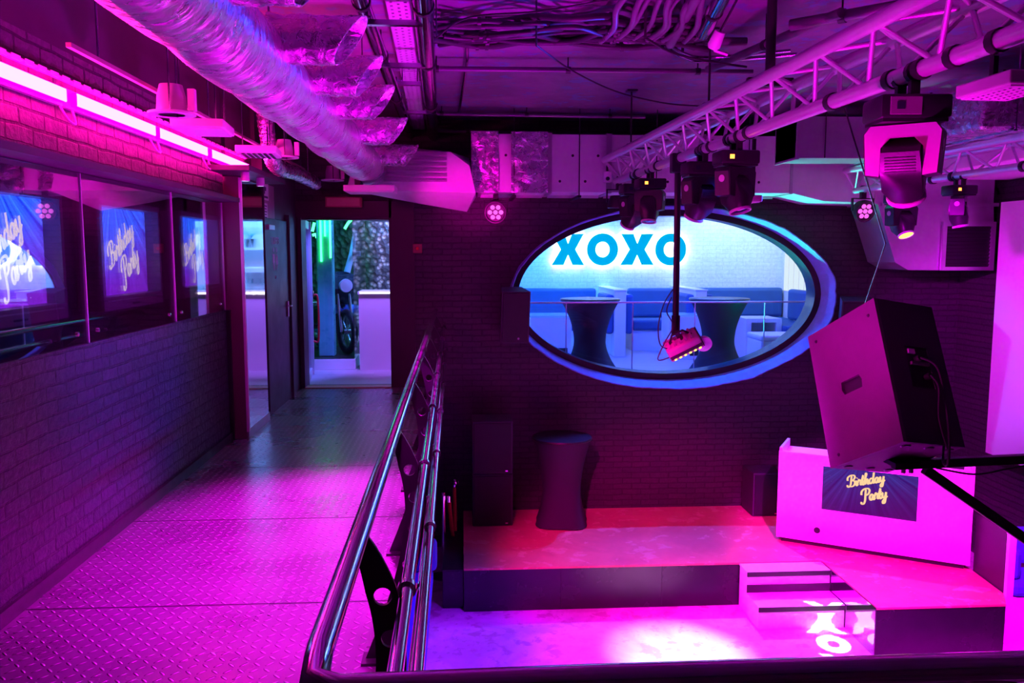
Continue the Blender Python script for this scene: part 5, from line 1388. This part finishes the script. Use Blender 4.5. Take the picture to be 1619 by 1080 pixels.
# lounge
spot('lounge_white', (4.5, 12.9, 2.85), (4.6, 14.2, 1.7), (.5, .82, 1.0), 190, 105, .9, .2)
spot('lounge_cyan', (1.7, 12.9, 2.85), (1.6, 14.2, 1.6), (.0, .45, 1.0), 330, 105, .9, .2)
area('lounge_blue', (2.4, 11.7, 2.95), (2.4, 12.6, 0), (.03, .07, 1.0), 420, 3.2, 1.2)
spot('ring_blue', (3.0, 10.9, 2.7), (3.1, 9.86, .1), (.0, .10, 1.0), 1300, 64, .6, .04)
spot('ring_blue_side', (2.3, 11.0, 1.6), (4.5, 9.9, .9), (.0, .14, 1.0), 420, 30, .7, .04)
spot('teal_uplight', (3.7, 10.75, .25), (3.95, 9.88, 1.95), (.0, 1.0, .6), 480, 46, .7, .03)
spot('cyan_uplight', (1.7, 10.8, .3), (1.5, 9.75, 2.1), (.0, .35, 1.0), 300, 44, .9, .04)
# bar
spot('bar_violet', (-1.0, 10.75, 2.6), (-.9, 11.8, .6), (.3, .11, 1.0), 360, 60, .7, .2)
spot('bar_blue', (-1.2, 10.7, 2.7), (-2.0, 11.1, 1.0), (.10, .12, 1.0), 420, 44, .8, .05)
spot('stone_pink', (-1.1, 12.3, 2.8), (-1.1, 13.4, 1.5), (.7, .35, .7), 60, 70, .9, .05)
spot('plenum_fill', (-.7, 6.2, .5), (.1, 9.3, 2.25), (1.0, .0, .6), 700, 22, .8, .06)  # in the club: added unseen spot brightening the plenum underside
area('bar_white', (-.5, 13.0, 2.9), (-.5, 13.8, 1.2), (.1, .34, 1.0), 90, 1.0, .6)
spot('post_green', (-2.2, 11.7, 2.9), (-2.1, 12.3, .8), (.0, .9, .35), 120, 60, .9, .05)
spot('showcase_blue', (-1.7, 11.4, 2.8), (-1.9, 12.4, .8), (.03, .2, 1.0), 140, 60, .9, .05)

# gobo projector throwing a ring and a crossed bar on the steps and the dance floor
g = spot('gobo_light', (3.0, 4.4, 2.3), (3.46, 7.14, -1.95), (.16, 1.0, .02), 3600, 15, .15, .004)
gd = g.data; gd.use_nodes = True; nt = gd.node_tree
em = [n for n in nt.nodes if n.type == 'EMISSION'][0]
def gm(op, a, b=0.0):
    x = nt.nodes.new('ShaderNodeMath'); x.operation = op
    for sk, v in zip(x.inputs, (a, b)):
        if isinstance(v, bpy.types.NodeSocket): nt.links.new(v, sk)
        else: sk.default_value = v
    return x.outputs[0]
tcn = nt.nodes.new('ShaderNodeTexCoord'); sx_ = nt.nodes.new('ShaderNodeSeparateXYZ'); nt.links.new(tcn.outputs['Normal'], sx_.inputs[0])
gu = gm('DIVIDE', sx_.outputs[0], sx_.outputs[2]); gv = gm('DIVIDE', sx_.outputs[1], sx_.outputs[2])
rr_ = gm('SQRT', gm('ADD', gm('POWER', gm('ABSOLUTE', gu), 2.0), gm('POWER', gm('ABSOLUTE', gv), 2.0)))
ringm = gm('LESS_THAN', gm('ABSOLUTE', gm('SUBTRACT', rr_, .020)), .0095)
d1 = gm('ABSOLUTE', gm('SUBTRACT', gm('ABSOLUTE', gu), gm('ABSOLUTE', gm('SUBTRACT', gm('ABSOLUTE', gv), .062))))
xm = gm('MULTIPLY', gm('LESS_THAN', d1, .011), gm('LESS_THAN', gm('ABSOLUTE', gm('SUBTRACT', gm('ABSOLUTE', gv), .062)), .028))
nt.links.new(gm('MULTIPLY', gm('MINIMUM', gm('ADD', ringm, xm), 1.0), 1.0), em.inputs['Strength'])

w = bpy.data.worlds.new('world'); SC.world = w; w.use_nodes = True
w.node_tree.nodes['Background'].inputs[0].default_value = (.02, .0, .06, 1)
w.node_tree.nodes['Background'].inputs[1].default_value = .3
